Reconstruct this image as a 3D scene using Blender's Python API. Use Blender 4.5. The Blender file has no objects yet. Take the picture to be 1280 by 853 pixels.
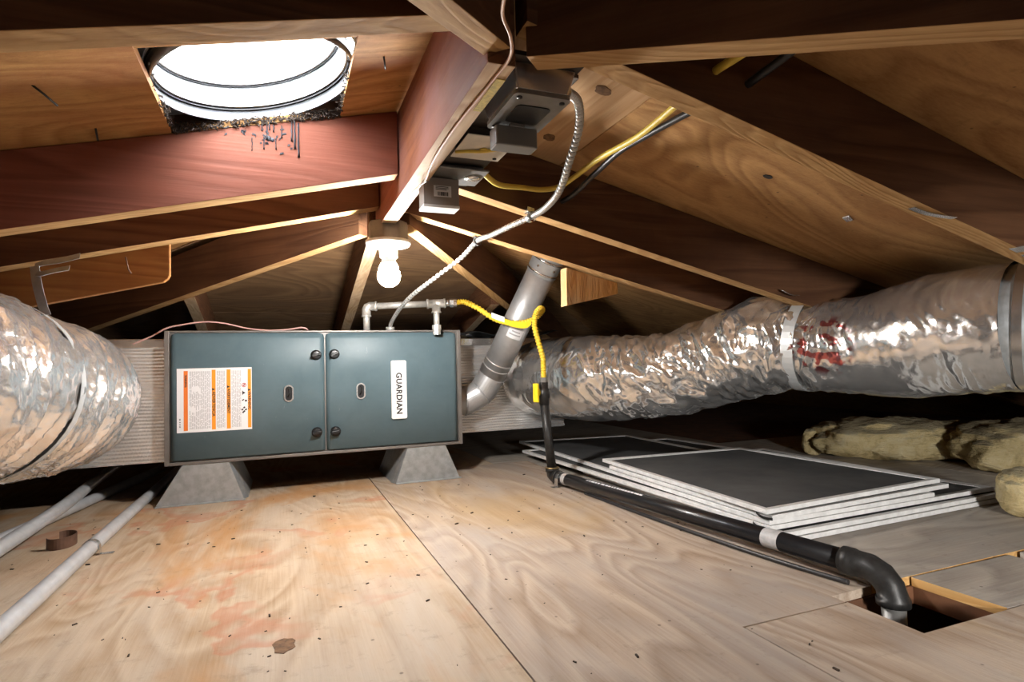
import bpy, math, random
from mathutils import Vector, Matrix, noise
random.seed(7)
scene = bpy.context.scene
COL = scene.collection
PI = math.pi

# ------------------------------------------------------------------ camera
cam_d = bpy.data.cameras.new('camera'); cam = bpy.data.objects.new('camera', cam_d); COL.objects.link(cam)
cam_d.sensor_width = 36.0; cam_d.lens = 723.54 / 1280 * 36; cam_d.clip_start = .02; cam_d.clip_end = 100
_r = Vector((0.929374, -0.368142, -0.027112)); _u = Vector((0.009415, -0.049782, 0.998716)); _f = Vector((0.369019, 0.928436, 0.042800))
cam.matrix_world = Matrix(((_r.x, _u.x, -_f.x, 0), (_r.y, _u.y, -_f.y, 0), (_r.z, _u.z, -_f.z, .43), (0, 0, 0, 1)))
scene.camera = cam

# ------------------------------------------------------------------ world, light, exposure
W = bpy.data.worlds.new('sky'); scene.world = W; W.use_nodes = True
W.node_tree.nodes['Background'].inputs['Color'].default_value = (.93, .96, 1, 1)
W.node_tree.nodes['Background'].inputs['Strength'].default_value = 14.0
BULB_STRENGTH = 400.0
# added fill lights, unseen behind the camera: weak point, spot on the right floor
fill_point = bpy.data.lights.new('rear_fill_point', 'POINT'); fill_point.energy = 2.0; fill_point.color = (1, .96, .91); fill_point.shadow_soft_size = .12
fill_point_o = bpy.data.objects.new('rear_fill_point', fill_point); COL.objects.link(fill_point_o); fill_point_o.location = (.40, -1.0, .30)
fill_spot = bpy.data.lights.new('rear_fill_spot', 'SPOT'); fill_spot.energy = 84.0; fill_spot.color = (1, .97, .93); fill_spot.shadow_soft_size = .10; fill_spot.spot_size = math.radians(52); fill_spot.spot_blend = .9
fill_spot_o = bpy.data.objects.new('rear_fill_spot', fill_spot); COL.objects.link(fill_spot_o); fill_spot_o.location = (.55, -1.0, .46)
fill_spot_o.rotation_euler = (Vector((1.42, .82, -.04)) - Vector((.55, -1.0, .46))).to_track_quat('-Z', 'Y').to_euler()
vs = scene.view_settings
vs.view_transform = 'Standard'; vs.look = 'None'; vs.exposure = 1.1; vs.gamma = 1.0; vs.use_curve_mapping = False
scene.cycles.max_bounces = 10; scene.cycles.diffuse_bounces = 6; scene.cycles.glossy_bounces = 5
scene.cycles.sample_clamp_indirect = 6.0
scene.cycles.caustics_reflective = False; scene.cycles.caustics_refractive = False

# ------------------------------------------------------------------ materials
def new_mat(name):
    m = bpy.data.materials.new(name); m.use_nodes = True
    nt = m.node_tree; b = nt.nodes['Principled BSDF']
    return m, nt, b
def N(nt, t, **kw):
    n = nt.nodes.new(t)
    for k, v in kw.items():
        if k in n.inputs: n.inputs[k].default_value = v
        else: setattr(n, k, v)
    return n
def L(nt, a, b): nt.links.new(a, b)
def ramp(nt, fac, stops):
    r = nt.nodes.new('ShaderNodeValToRGB'); e = r.color_ramp.elements
    while len(e) < len(stops): e.new(.5)
    for i, (p, c) in enumerate(stops):
        e[i].position = p; e[i].color = (c[0], c[1], c[2], 1) if not isinstance(c, (int, float)) else (c, c, c, 1)
    L(nt, fac, r.inputs['Fac']); return r.outputs['Color']
def mix(nt, fac, a, b, mode='MIX'):
    n = nt.nodes.new('ShaderNodeMix'); n.data_type = 'RGBA'; n.blend_type = mode
    for v, i in ((fac, 0), (a, 6), (b, 7)):
        if hasattr(v, 'links'): L(nt, v, n.inputs[i])
        elif isinstance(v, (int, float)): n.inputs[i].default_value = v if i == 0 else (v, v, v, 1)
        else: n.inputs[i].default_value = (v[0], v[1], v[2], 1)
    return n.outputs[2]
def math_(nt, op, a, b=None, c=None):
    n = nt.nodes.new('ShaderNodeMath'); n.operation = op
    for i, v in enumerate((a, b, c)):
        if v is None: continue
        if hasattr(v, 'links'): L(nt, v, n.inputs[i])
        else: n.inputs[i].default_value = v
    return n.outputs[0]
def coords(nt, scale=(1, 1, 1), rnd=True, rot=(0, 0, 0)):
    tc = nt.nodes.new('ShaderNodeTexCoord'); mp = nt.nodes.new('ShaderNodeMapping')
    mp.inputs['Scale'].default_value = scale; mp.inputs['Rotation'].default_value = rot
    if rnd:
        oi = nt.nodes.new('ShaderNodeObjectInfo'); va = nt.nodes.new('ShaderNodeVectorMath'); va.operation = 'MULTIPLY_ADD'
        cx = nt.nodes.new('ShaderNodeCombineXYZ')
        L(nt, oi.outputs['Random'], cx.inputs[0]); L(nt, oi.outputs['Random'], cx.inputs[1]); L(nt, oi.outputs['Random'], cx.inputs[2])
        L(nt, cx.outputs[0], va.inputs[0]); va.inputs[1].default_value = (7.3, 11.1, 5.7); L(nt, tc.outputs['Object'], va.inputs[2])
        L(nt, va.outputs[0], mp.inputs['Vector'])
    else: L(nt, tc.outputs['Object'], mp.inputs['Vector'])
    return mp.outputs['Vector']
def noise_n(nt, vec, scale, detail=4, rough=.55, dist=0.0):
    n = N(nt, 'ShaderNodeTexNoise', Scale=scale, Detail=detail, Roughness=rough, Distortion=dist); L(nt, vec, n.inputs['Vector']); return n.outputs['Fac']
def bump(nt, b, h, strength=.3, dist=.01):
    n = N(nt, 'ShaderNodeBump', Strength=strength, Distance=dist); L(nt, h, n.inputs['Height']); L(nt, n.outputs['Normal'], b.inputs['Normal'])

def wood(name, light, dark, axis='x', grain=1.0, rough=.75, blotch=None, blotch_amt=.0, knots=True, contrast=1.0, spec=.25):
    """sawn board: growth rings stretched along one axis, fine fibres, knots, blotches"""
    m, nt, b = new_mat(name)
    st = {'x': (.9, 9, 9), 'y': (9, .9, 9), 'z': (9, 9, .9)}[axis]
    fi = {'x': (6, 160, 160), 'y': (160, 6, 160), 'z': (160, 160, 6)}[axis]
    v = coords(nt, st); vf = coords(nt, fi); v1 = coords(nt)
    big = noise_n(nt, v, .55 * grain, 3, .5, .6)
    w = N(nt, 'ShaderNodeMath', operation='MULTIPLY'); L(nt, big, w.inputs[0]); w.inputs[1].default_value = 26 * grain
    s = math_(nt, 'FRACT', w.outputs[0]); s = math_(nt, 'SMOOTH_MIN', s, math_(nt, 'MULTIPLY', math_(nt, 'SUBTRACT', 1.0, s), 3.0), .2)
    fib = noise_n(nt, vf, 1.0, 2, .6)
    t = math_(nt, 'ADD', math_(nt, 'MULTIPLY', s, .5), math_(nt, 'MULTIPLY', fib, .5))
    c = ramp(nt, t, [(.5 - .3 / contrast, dark), (.5 + .22 / contrast, light)])
    bl = noise_n(nt, v1, 5.0, 5, .6, .3)
    if blotch:
        c = mix(nt, math_(nt, 'MULTIPLY', ramp(nt, bl, [(.42, 0), (.62, 1)]), blotch_amt), c, blotch)
    if knots:
        vk = coords(nt, {'x': (2.2, 5, 5), 'y': (5, 2.2, 5), 'z': (5, 5, 2.2)}[axis])
        vo = N(nt, 'ShaderNodeTexVoronoi', Scale=1.0, Randomness=1.0); L(nt, vk, vo.inputs['Vector'])
        k = ramp(nt, vo.outputs['Distance'], [(.04, 1), (.11, 0)])
        c = mix(nt, math_(nt, 'MULTIPLY', k, .65), c, tuple(x * .3 for x in dark))
    L(nt, c, b.inputs['Base Color']); b.inputs['Roughness'].default_value = rough; b.inputs['Specular IOR Level'].default_value = spec
    bump(nt, b, t, .25, .004)
    return m

def plywood(name, light, dark, stain=None, stain_amt=.7, axis='y', stain_scale=2.2, stain_lo=.5, grey=None, rough=.7, ring=None):
    """rotary-cut face veneer: long swirling cathedral figure, fine checks, patchy stains"""
    m, nt, b = new_mat(name)
    sc = {'y': (2.6, .75, 2.6), 'x': (.75, 2.6, 2.6)}[axis]; sf = {'y': (190, 5, 190), 'x': (5, 190, 190)}[axis]
    v = coords(nt, sc); vf = coords(nt, sf); v1 = coords(nt)
    big = noise_n(nt, v, 1.0, 2, .45, .9)
    rings = math_(nt, 'FRACT', math_(nt, 'MULTIPLY', big, 17.0))
    rings = math_(nt, 'SMOOTH_MIN', rings, math_(nt, 'MULTIPLY', math_(nt, 'SUBTRACT', 1.0, rings), 2.5), .25)
    fib = noise_n(nt, vf, 1.0, 3, .7)
    t = math_(nt, 'ADD', math_(nt, 'MULTIPLY', rings, .45), math_(nt, 'MULTIPLY', fib, .55))
    c = ramp(nt, t, [(.2, dark), (.62, light)])
    if grey:
        g = noise_n(nt, v, 2.3, 5, .65, .5)
        c = mix(nt, math_(nt, 'MULTIPLY', ramp(nt, g, [(.4, 0), (.68, 1)]), .75), c, grey)
    if stain:
        s1 = noise_n(nt, coords(nt, {'y': (1, .55, 1), 'x': (.55, 1, 1)}[axis]), stain_scale, 5, .6, .7)
        k = ramp(nt, s1, [(stain_lo, 0), (stain_lo + .1, 1)])
        c = mix(nt, math_(nt, 'MULTIPLY', k, stain_amt), c, stain)
    if ring:   # dried water marks: thin reddish outlines of irregular pools
        rn = noise_n(nt, coords(nt, {'y': (1, .8, 1), 'x': (.8, 1, 1)}[axis]), 3.4, 4, .55, .4)
        rk = ramp(nt, rn, [(.535, 0), (.56, 1), (.575, .8), (.62, 0)]); rg = noise_n(nt, v1, 2.2, 2, .5)
        c = mix(nt, math_(nt, 'MULTIPLY', math_(nt, 'MULTIPLY', rk, ramp(nt, rg, [(.42, 0), (.55, 1)])), .6), c, ring)
    dirt = noise_n(nt, v1, 26, 6, .75)
    c = mix(nt, math_(nt, 'MULTIPLY', ramp(nt, dirt, [(.56, 0), (.75, 1)]), .4), c, tuple(x * .45 for x in dark))
    vo = N(nt, 'ShaderNodeTexVoronoi', Scale=17.0, Randomness=1.0); L(nt, v1, vo.inputs['Vector'])
    sp = ramp(nt, vo.outputs['Distance'], [(.035, 1), (.06, 0)])
    c = mix(nt, math_(nt, 'MULTIPLY', sp, .6), c, (.05, .035, .025))
    L(nt, c, b.inputs['Base Color']); b.inputs['Roughness'].default_value = rough; b.inputs['Specular IOR Level'].default_value = .25
    bump(nt, b, math_(nt, 'ADD', t, dirt), .22, .004)
    return m

def simple(name, color, rough=.5, metal=0.0, spec=.5, var=.0, vscale=20, bumpy=0.0, coat=0.0):
    m, nt, b = new_mat(name)
    b.inputs['Roughness'].default_value = rough; b.inputs['Metallic'].default_value = metal
    b.inputs['Specular IOR Level'].default_value = spec; b.inputs['Coat Weight'].default_value = coat
    v = coords(nt); n = noise_n(nt, v, vscale, 5, .6)
    c = mix(nt, ramp(nt, n, [(.35, 0), (.68, 1)]), color, tuple(x * (1 - var) for x in color))
    L(nt, c, b.inputs['Base Color'])
    if bumpy: bump(nt, b, n, bumpy, .003)
    return m

RAW = wood('raw_cut_wood', (.56, .36, .16), (.36, .2, .075), 'x', 1.0, .75, (.3, .15, .06), .3)
RAWY = wood('raw_cut_wood_lengthwise', (.6, .43, .25), (.4, .24, .12), 'y', 1.0, .7, (.62, .5, .36), .5)
FIR = wood('aged_fir', (.155, .074, .036), (.078, .034, .016), 'x', .7, .7, (.07, .03, .016), .5)
FIR_RED = wood('red_stained_fir', (.30, .105, .066), (.19, .06, .036), 'x', .8, .62, (.22, .06, .03), .5, knots=False)
FIR_RIDGE = wood('red_brown_ridge_fir', (.34, .125, .055), (.21, .068, .03), 'y', .8, .62, (.33, .15, .13), .6, knots=False)
FIR_Y = wood('aged_fir_lengthwise', (.22, .1, .045), (.11, .045, .02), 'y', 1.2, .7, (.08, .035, .02), .4)
BOARD = wood('golden_brown_board', (.42, .2, .06), (.27, .11, .032), 'x', .7, .7, (.2, .075, .025), .4)
BLOCK = wood('orange_block_wood', (.62, .33, .1), (.42, .18, .045), 'z', 2.0, .65, (.5, .36, .22), .6)
PLY_L = plywood('roof_plywood_left', (.50, .28, .10), (.30, .14, .045), (.33, .12, .045), .55, 'x', 3.0, .5)
PLY_R = plywood('roof_plywood_right', (.50, .29, .12), (.31, .155, .06), (.36, .17, .065), .5, 'x', 2.2, .52)
PLANK_R = wood('pale_roof_plank', (.58, .39, .22), (.42, .25, .12), 'y', .8, .75, (.36, .2, .1), .3)
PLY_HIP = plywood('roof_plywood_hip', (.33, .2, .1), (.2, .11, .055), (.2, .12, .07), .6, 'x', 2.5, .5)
FL_A = plywood('floor_plywood_warm', (.50, .385, .27), (.34, .225, .13), (.46, .235, .085), .75, 'y', 2.0, .5, (.50, .43, .35), ring=(.44, .17, .09))
FL_B = plywood('floor_plywood_pinkish', (.49, .395, .31), (.30, .215, .15), (.40, .27, .13), .6, 'y', 1.5, .53, (.37, .33, .30))
FL_C = plywood('floor_plywood_grey', (.46, .41, .35), (.27, .235, .2), None, 0, 'x', 1.5, .5, (.36, .34, .31))
FL_EDGE = wood('plywood_cut_edge', (.7, .44, .18), (.5, .27, .09), 'y', 1.0, .7, knots=False)
DARKWOOD = simple('under_floor_wood', (.17, .07, .03), .8, var=.5, vscale=12)
GALV = simple('galvanised_sheet', (.52, .56, .58), .42, .65, var=.28, vscale=40, bumpy=.05)
GALV_D = simple('dull_galvanised_box', (.24, .235, .225), .42, .5, var=.3, vscale=30)
STEEL = simple('bright_steel', (.74, .74, .73), .25, .95, var=.15)
PIPE_GALV = simple('galvanised_pipe', (.66, .65, .61), .42, .55, var=.2, vscale=60)
VENTM = simple('vent_pipe_aluminium', (.56, .57, .58), .42, .6, var=.15, vscale=25)
IRON = simple('black_iron_pipe', (.012, .012, .014), .33, .2, var=.4, vscale=30, coat=.2)
IRON_W = simple('worn_iron_fitting', (.038, .037, .036), .42, .4, var=.5, vscale=60, bumpy=.2)
BRASSY = simple('worn_brass_ring', (.33, .25, .12), .45, .8, var=.4, vscale=80)
EMT = simple('pale_grey_conduit', (.62, .635, .66), .35, .25, var=.18, vscale=25)
WHITE = simple('white_plastic', (.85, .85, .83), .4)
LABELW = simple('white_label', (.83, .83, .85), .45)
ALU = simple('white_painted_aluminium', (.84, .84, .83), .42, .0, var=.22, vscale=35)
YELLOW = simple('yellow_gas_hose', (.86, .6, .05), .35, var=.12, vscale=60)
YELLOW2 = simple('yellow_cable', (.78, .58, .09), .45, var=.15, vscale=40)
YTAG = simple('yellow_tag', (.85, .62, .02), .4)
ORANGE = simple('orange_print', (.92, .33, .02), .5)
ORANGE_D = simple('dark_orange_print', (.8, .2, .03), .5)
BLACK = simple('black_plastic', (.012, .012, .013), .35)
INK = simple('black_print', (.02, .02, .02), .6)
REDINK = simple('red_print', (.6, .03, .03), .6)
GREYINK = simple('grey_print', (.42, .42, .44), .6)
BLACKCABLE = simple('black_cable', (.02, .019, .02), .4)
DARKPLATE = simple('dark_brown_plate', (.055, .045, .037), .55, .2, var=.3, vscale=25)
BEIGE = simple('beige_cover_plate', (.66, .62, .53), .5, var=.15, vscale=40)
RELAY = simple('taupe_plastic', (.30, .265, .24), .5)
CREAMWIRE = simple('tan_wire', (.62, .36, .22), .5)
PINKWIRE = simple('pinkish_wire', (.68, .40, .36), .45)
RUST = simple('rusty_brown_band', (.20, .11, .075), .55, .3, var=.4, vscale=40)
TAR = simple('black_tar', (.03, .03, .036), .35, spec=.3)
DEBRIS = simple('dark_debris', (.06, .04, .028), .9, var=.5, vscale=200)
KNOT = simple('brown_knot', (.2, .1, .04), .8, var=.6, vscale=90, bumpy=.4)
DRYWALL = simple('dusty_ceiling_board', (.12, .09, .07), .9, var=.4)
BLACKSHEET = simple('black_plastic_sheet', (.02, .022, .024), .3, var=.3, bumpy=.3)
COBWEB = simple('dusty_cobweb', (.45, .43, .4), .9)

def furnace_paint():
    m, nt, b = new_mat('teal_grey_enamel')
    v = coords(nt, rnd=False)
    n = noise_n(nt, v, 7, 6, .65, .4); sc = noise_n(nt, coords(nt, (30, 30, 9), False, (0, .5, 0)), 3.0, 4, .7)
    c = mix(nt, ramp(nt, n, [(.3, 0), (.7, 1)]), (.085, .135, .158), (.115, .172, .198))
    c = mix(nt, math_(nt, 'MULTIPLY', ramp(nt, sc, [(.68, 0), (.76, 1)]), .35), c, (.32, .36, .37))
    L(nt, c, b.inputs['Base Color']); b.inputs['Roughness'].default_value = .42; b.inputs['Specular IOR Level'].default_value = .32
    b.inputs['Metallic'].default_value = .0
    return m
TEAL = furnace_paint()
TAUPE = simple('taupe_cabinet_steel', (.22, .2, .185), .45, .4, var=.2)

def foil(name, base=(.80, .79, .77), rough=.16, crumple=.9, scale=34, red_at=None, streak=.45, met=.9):
    m, nt, b = new_mat(name)
    v = coords(nt, rnd=False)
    n1 = N(nt, 'ShaderNodeTexVoronoi', feature='F1', Scale=scale); 
    nd = N(nt, 'ShaderNodeTexNoise', Scale=9.0, Detail=4.0); L(nt, v, nd.inputs['Vector'])
    va = N(nt, 'ShaderNodeVectorMath', operation='MULTIPLY_ADD'); L(nt, nd.outputs['Color'], va.inputs[0]); va.inputs[1].default_value = (.14, .14, .14); L(nt, v, va.inputs[2])
    L(nt, va.outputs[0], n1.inputs['Vector'])
    uvn = nt.nodes.new('ShaderNodeUVMap'); mpn = nt.nodes.new('ShaderNodeMapping'); L(nt, uvn.outputs[0], mpn.inputs['Vector']); mpn.inputs['Scale'].default_value = (34, 5.0, 1); mpn.inputs['Rotation'].default_value = (0, 0, .10)
    rg = N(nt, 'ShaderNodeTexNoise', noise_type='RIDGED_MULTIFRACTAL', Scale=1.0, Detail=5.0, Roughness=.62, Distortion=.7); L(nt, mpn.outputs[0], rg.inputs['Vector'])
    n2 = noise_n(nt, v, 85, 4, .65, .6)
    h = math_(nt, 'ADD', math_(nt, 'ADD', math_(nt, 'MULTIPLY', n1.outputs['Distance'], .5), math_(nt, 'MULTIPLY', n2, .25)), math_(nt, 'MULTIPLY', rg.outputs['Fac'], streak))
    bump(nt, b, h, crumple, .006)
    c = mix(nt, ramp(nt, noise_n(nt, v, 14, 4, .6), [(.4, 0), (.65, 1)]), base, tuple(x * .86 for x in base))
    if red_at:
        tc = nt.nodes.new('ShaderNodeTexCoord'); d = N(nt, 'ShaderNodeVectorMath', operation='DISTANCE'); L(nt, tc.outputs['Object'], d.inputs[0]); d.inputs[1].default_value = red_at
        near = ramp(nt, d.outputs['Value'], [(.075, 1), (.095, 0)])
        bars = noise_n(nt, coords(nt, (1, 1, 1.6), False), 26, 2, .5)
        k = math_(nt, 'MULTIPLY', near, ramp(nt, bars, [(.5, 0), (.54, 1)]))
        c = mix(nt, math_(nt, 'MULTIPLY', k, .85), c, (.42, .03, .03))
    L(nt, c, b.inputs['Base Color']); b.inputs['Metallic'].default_value = met; b.inputs['Roughness'].default_value = rough
    return m
FOIL_R = foil('foil_jacket', (.84, .84, .83), .16, .30, 30, (-.025, -.425, .030), .35)
FOIL_L = foil('foil_jacket_wrinkled', (.90, .90, .90), .16, .6, 26, None, .8, .78)
FOIL_S = foil('foil_jacket_smooth', crumple=.25, scale=20, rough=.2)

def bubble():
    m, nt, b = new_mat('foil_bubble_wrap')
    v = coords(nt, rnd=False)
    bump(nt, b, noise_n(nt, v, 160, 3, .6), .35, .003)
    b.inputs['Base Color'].default_value = (.86, .86, .85, 1); b.inputs['Metallic'].default_value = .72; b.inputs['Roughness'].default_value = .22
    return m
BUBBLE = bubble()

def fibre():
    m, nt, b = new_mat('yellowed_glass_fibre')
    v = coords(nt); n = noise_n(nt, v, 16, 6, .7, .5); f = noise_n(nt, coords(nt, (40, 40, 260)), 1.0, 4, .7)
    c = ramp(nt, n, [(.3, (.50, .38, .18)), (.5, (.84, .68, .36)), (.7, (.92, .80, .52))])
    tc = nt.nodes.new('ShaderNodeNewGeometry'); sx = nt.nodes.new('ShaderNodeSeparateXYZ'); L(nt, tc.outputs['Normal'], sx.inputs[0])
    c = mix(nt, math_(nt, 'MULTIPLY', ramp(nt, math_(nt, 'ADD', sx.outputs[2], math_(nt, 'MULTIPLY', n, .5)), [(.75, 0), (1.0, 1)]), .7), c, (.2, .18, .14))  # upward faces darkened: shade from the duct put into the colour
    L(nt, c, b.inputs['Base Color']); b.inputs['Roughness'].default_value = .95; b.inputs['Specular IOR Level'].default_value = .05
    bump(nt, b, math_(nt, 'ADD', n, f), .9, .02); return m
FIBRE = fibre()

def mesh_cloth():
    m, nt, b = new_mat('charcoal_insect_mesh')
    v = coords(nt); n = noise_n(nt, v, 6, 5, .6)
    c = ramp(nt, n, [(.3, (.055, .056, .058)), (.7, (.095, .096, .097))])
    L(nt, c, b.inputs['Base Color']); b.inputs['Roughness'].default_value = .8; b.inputs['Specular IOR Level'].default_value = .2
    ck = N(nt, 'ShaderNodeTexChecker', Scale=900.0); L(nt, v, ck.inputs['Vector']); bump(nt, b, ck.outputs['Fac'], .15, .001)
    return m
SCREEN = mesh_cloth()

def emit(name, col, s):
    m, nt, b = new_mat(name); b.inputs['Emission Color'].default_value = (*col, 1); b.inputs['Emission Strength'].default_value = s
    b.inputs['Base Color'].default_value = (.9, .9, .9, 1); return m
BULB = emit('lit_bulb_glass', (1, .965, .92), BULB_STRENGTH)
def acrylic():
    m, nt, b = new_mat('clear_skylight_acrylic')
    t = N(nt, 'ShaderNodeBsdfTransparent'); t.inputs[0].default_value = (.96, .97, .98, 1); g = N(nt, 'ShaderNodeBsdfGlossy'); g.inputs['Roughness'].default_value = .05
    mx = nt.nodes.new('ShaderNodeMixShader'); mx.inputs[0].default_value = .06
    L(nt, t.outputs[0], mx.inputs[1]); L(nt, g.outputs[0], mx.inputs[2]); L(nt, mx.outputs[0], nt.nodes['Material Output'].inputs['Surface']); return m
ACRYLIC = acrylic()
TUBEM = simple('white_skylight_tube', (.88, .89, .9), .35, .0)

# ------------------------------------------------------------------ mesh helpers
class MB:
    def __init__(s): s.v = []; s.f = []; s.m = []; s.smooth = []
    def add(s, vs, fs, m=0, smooth=False):
        o = len(s.v); s.v += [tuple(x) for x in vs]
        for i, f in enumerate(fs):
            s.f.append(tuple(o + k for k in f)); s.m.append(m[i] if isinstance(m, (list, tuple)) else m); s.smooth.append(smooth)
        return s
    def hexa(s, p, m=0):   # p: bottom 4 ccw, top 4 ccw ; m may be a list: bottom, top, 4 sides
        return s.add(p, [(3, 2, 1, 0), (4, 5, 6, 7), (0, 1, 5, 4), (1, 2, 6, 5), (2, 3, 7, 6), (3, 0, 4, 7)], m)
    def box(s, a, b, m=0):
        x0, y0, z0 = a; x1, y1, z1 = b
        return s.hexa([(x0, y0, z0), (x1, y0, z0), (x1, y1, z0), (x0, y1, z0), (x0, y0, z1), (x1, y0, z1), (x1, y1, z1), (x0, y1, z1)], m)
    def obox(s, c, x, y, z, m=0):   # centre + half axes
        c, x, y, z = map(Vector, (c, x, y, z))
        return s.hexa([c - x - y - z, c + x - y - z, c + x + y - z, c - x + y - z, c - x - y + z, c + x - y + z, c + x + y + z, c - x + y + z], m)
    def rbox(s, a, b, r, seg=3, m=0, axis='y'):   # box with rounded edges round one axis
        i, j, k = {'y': (0, 2, 1), 'z': (0, 1, 2), 'x': (1, 2, 0)}[axis]
        pts = []
        for cx, cz, a0 in ((b[i] - r, b[j] - r, 0), (a[i] + r, b[j] - r, 90), (a[i] + r, a[j] + r, 180), (b[i] - r, a[j] + r, 270)):
            for q in range(seg + 1):
                t = math.radians(a0 + 90 * q / seg); pts.append((cx + r * math.cos(t), cz + r * math.sin(t)))
        n = len(pts); vs = []
        for d in (a[k], b[k]):
            for p in pts:
                c = [0, 0, 0]; c[i] = p[0]; c[j] = p[1]; c[k] = d; vs.append(c)
        fs = [tuple(range(n)), tuple(range(2 * n - 1, n - 1, -1))] + [(q, n + q, n + (q + 1) % n, (q + 1) % n) for q in range(n)]
        return s.add(vs, fs, m)
    def prism(s, poly, off, m=0):   # poly of 3D points, extruded by vector off ; m: [bottom, top, side...]
        n = len(poly); off = Vector(off); vs = [Vector(p) for p in poly]; vs += [p + off for p in vs]
        fs = [tuple(range(n - 1, -1, -1)), tuple(range(n, 2 * n))] + [(q, (q + 1) % n, n + (q + 1) % n, n + q) for q in range(n)]
        return s.add(vs, fs, m)
    def tube(s, pts, r, n=12, m=0, cap=True, smooth=True, closed=False):
        pts = [Vector(p) for p in pts]; rs = r if isinstance(r, (list, tuple)) else [r] * len(pts)
        up = None; vs = []
        for i, p in enumerate(pts):
            a = pts[i - 1] if (i or closed) else p; c = pts[(i + 1) % len(pts)] if (i < len(pts) - 1 or closed) else p
            t = (c - a).normalized()
            if up is None:
                up = Vector((0, 0, 1)) if abs(t.z) < .9 else Vector((0, 1, 0))
            u = (up - t * up.dot(t)).normalized(); w = t.cross(u); up = u
            for k in range(n):
                g = 2 * PI * k / n; vs.append(p + (u * math.cos(g) + w * math.sin(g)) * rs[i])
        fs = []
        rng = len(pts) if closed else len(pts) - 1
        for i in range(rng):
            j = (i + 1) % len(pts)
            for k in range(n): fs.append((i * n + k, i * n + (k + 1) % n, j * n + (k + 1) % n, j * n + k))
        if callable(m): s.add(vs, fs, [m(i) for i in range(rng) for k in range(n)], smooth); m = 0
        else: s.add(vs, fs, m, smooth)
        if cap and not closed:
            o = len(s.v) - len(vs)
            s.f += [tuple(o + k for k in range(n - 1, -1, -1)), tuple(o + len(vs) - n + k for k in range(n))]
            s.m += [m, m]; s.smooth += [False, False]
        return s
    def lathe(s, prof, c, ax=(0, 0, 1), n=24, m=0, smooth=True, a0=0, a1=2 * PI):   # prof: (radius, height along ax)
        ax = Vector(ax).normalized(); u = ax.orthogonal().normalized(); w = ax.cross(u); c = Vector(c); vs = []
        for r, h in prof:
            for k in range(n):
                g = a0 + (a1 - a0) * k / n; vs.append(c + ax * h + (u * math.cos(g) + w * math.sin(g)) * r)
        fs = []
        for i in range(len(prof) - 1):
            for k in range(n): fs.append((i * n + k, i * n + (k + 1) % n, (i + 1) * n + (k + 1) % n, (i + 1) * n + k))
        s.add(vs, fs, m, smooth)
        return s
    def ribbon(s, pts, wdir, w, th, m=0):   # flat strap through pts; wdir = width direction
        pts = [Vector(p) for p in pts]; wv = Vector(wdir).normalized() * w / 2; vs = []
        for i, p in enumerate(pts):
            t = (pts[min(i + 1, len(pts) - 1)] - pts[max(i - 1, 0)]).normalized(); n = t.cross(wv).normalized() * th / 2
            vs += [p - wv - n, p + wv - n, p + wv + n, p - wv + n]
        fs = [(3, 2, 1, 0)] + [(4 * i + a, 4 * i + (a + 1) % 4, 4 * i + 4 + (a + 1) % 4, 4 * i + 4 + a) for i in range(len(pts) - 1) for a in range(4)]
        k = 4 * len(pts) - 4; fs.append((k, k + 1, k + 2, k + 3))
        return s.add(vs, fs, m)

def build(name, mb, mats, parent=None, base=None, bevel=0.0):
    mats = mats if isinstance(mats, (list, tuple)) else [mats]
    if base is None:
        base = world_of(parent) if parent else Vector((0, 0, 0))
    base = Vector(base)
    me = bpy.data.meshes.new(name); me.from_pydata([tuple(Vector(v) - base) for v in mb.v], [], mb.f)
    for m in mats: me.materials.append(m)
    me.polygons.foreach_set('material_index', mb.m); me.polygons.foreach_set('use_smooth', mb.smooth); me.update()
    o = bpy.data.objects.new(name, me); COL.objects.link(o)
    if parent:
        o.parent = parent; o.location = base - world_of(parent)
    else: o.location = base
    if bevel:
        bv = o.modifiers.new('bevel', 'BEVEL'); bv.width = bevel; bv.segments = 2; bv.limit_method = 'ANGLE'; bv.angle_limit = .7
    return o
def world_of(o):
    v = Vector(o.location)
    while o.parent: o = o.parent; v = v + Vector(o.location)
    return v
def tag(o, label, cat, group=None):
    o['label'] = label; o['category'] = cat
    if group: o['group'] = group
    return o
def thing(name, label, cat, loc, group=None):
    o = bpy.data.objects.new(name, None); o.empty_display_size = .05; COL.objects.link(o); o.location = loc
    return tag(o, label, cat, group)
def struct(o): o['kind'] = 'structure'; return o
def spline(pts, n=8):   # Catmull-Rom through points (of any dimension)
    P = [list(p) for p in pts]; out = []
    for i in range(len(P) - 1):
        a = P[max(i - 1, 0)]; b = P[i]; c = P[i + 1]; d = P[min(i + 2, len(P) - 1)]
        for k in range(n):
            t = k / n
            out.append([.5 * (2 * b[j] + (c[j] - a[j]) * t + (2 * a[j] - 5 * b[j] + 4 * c[j] - d[j]) * t * t + (3 * b[j] - a[j] - 3 * c[j] + d[j]) * t ** 3) for j in range(len(b))])
    out.append(P[-1]); return out
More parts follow.
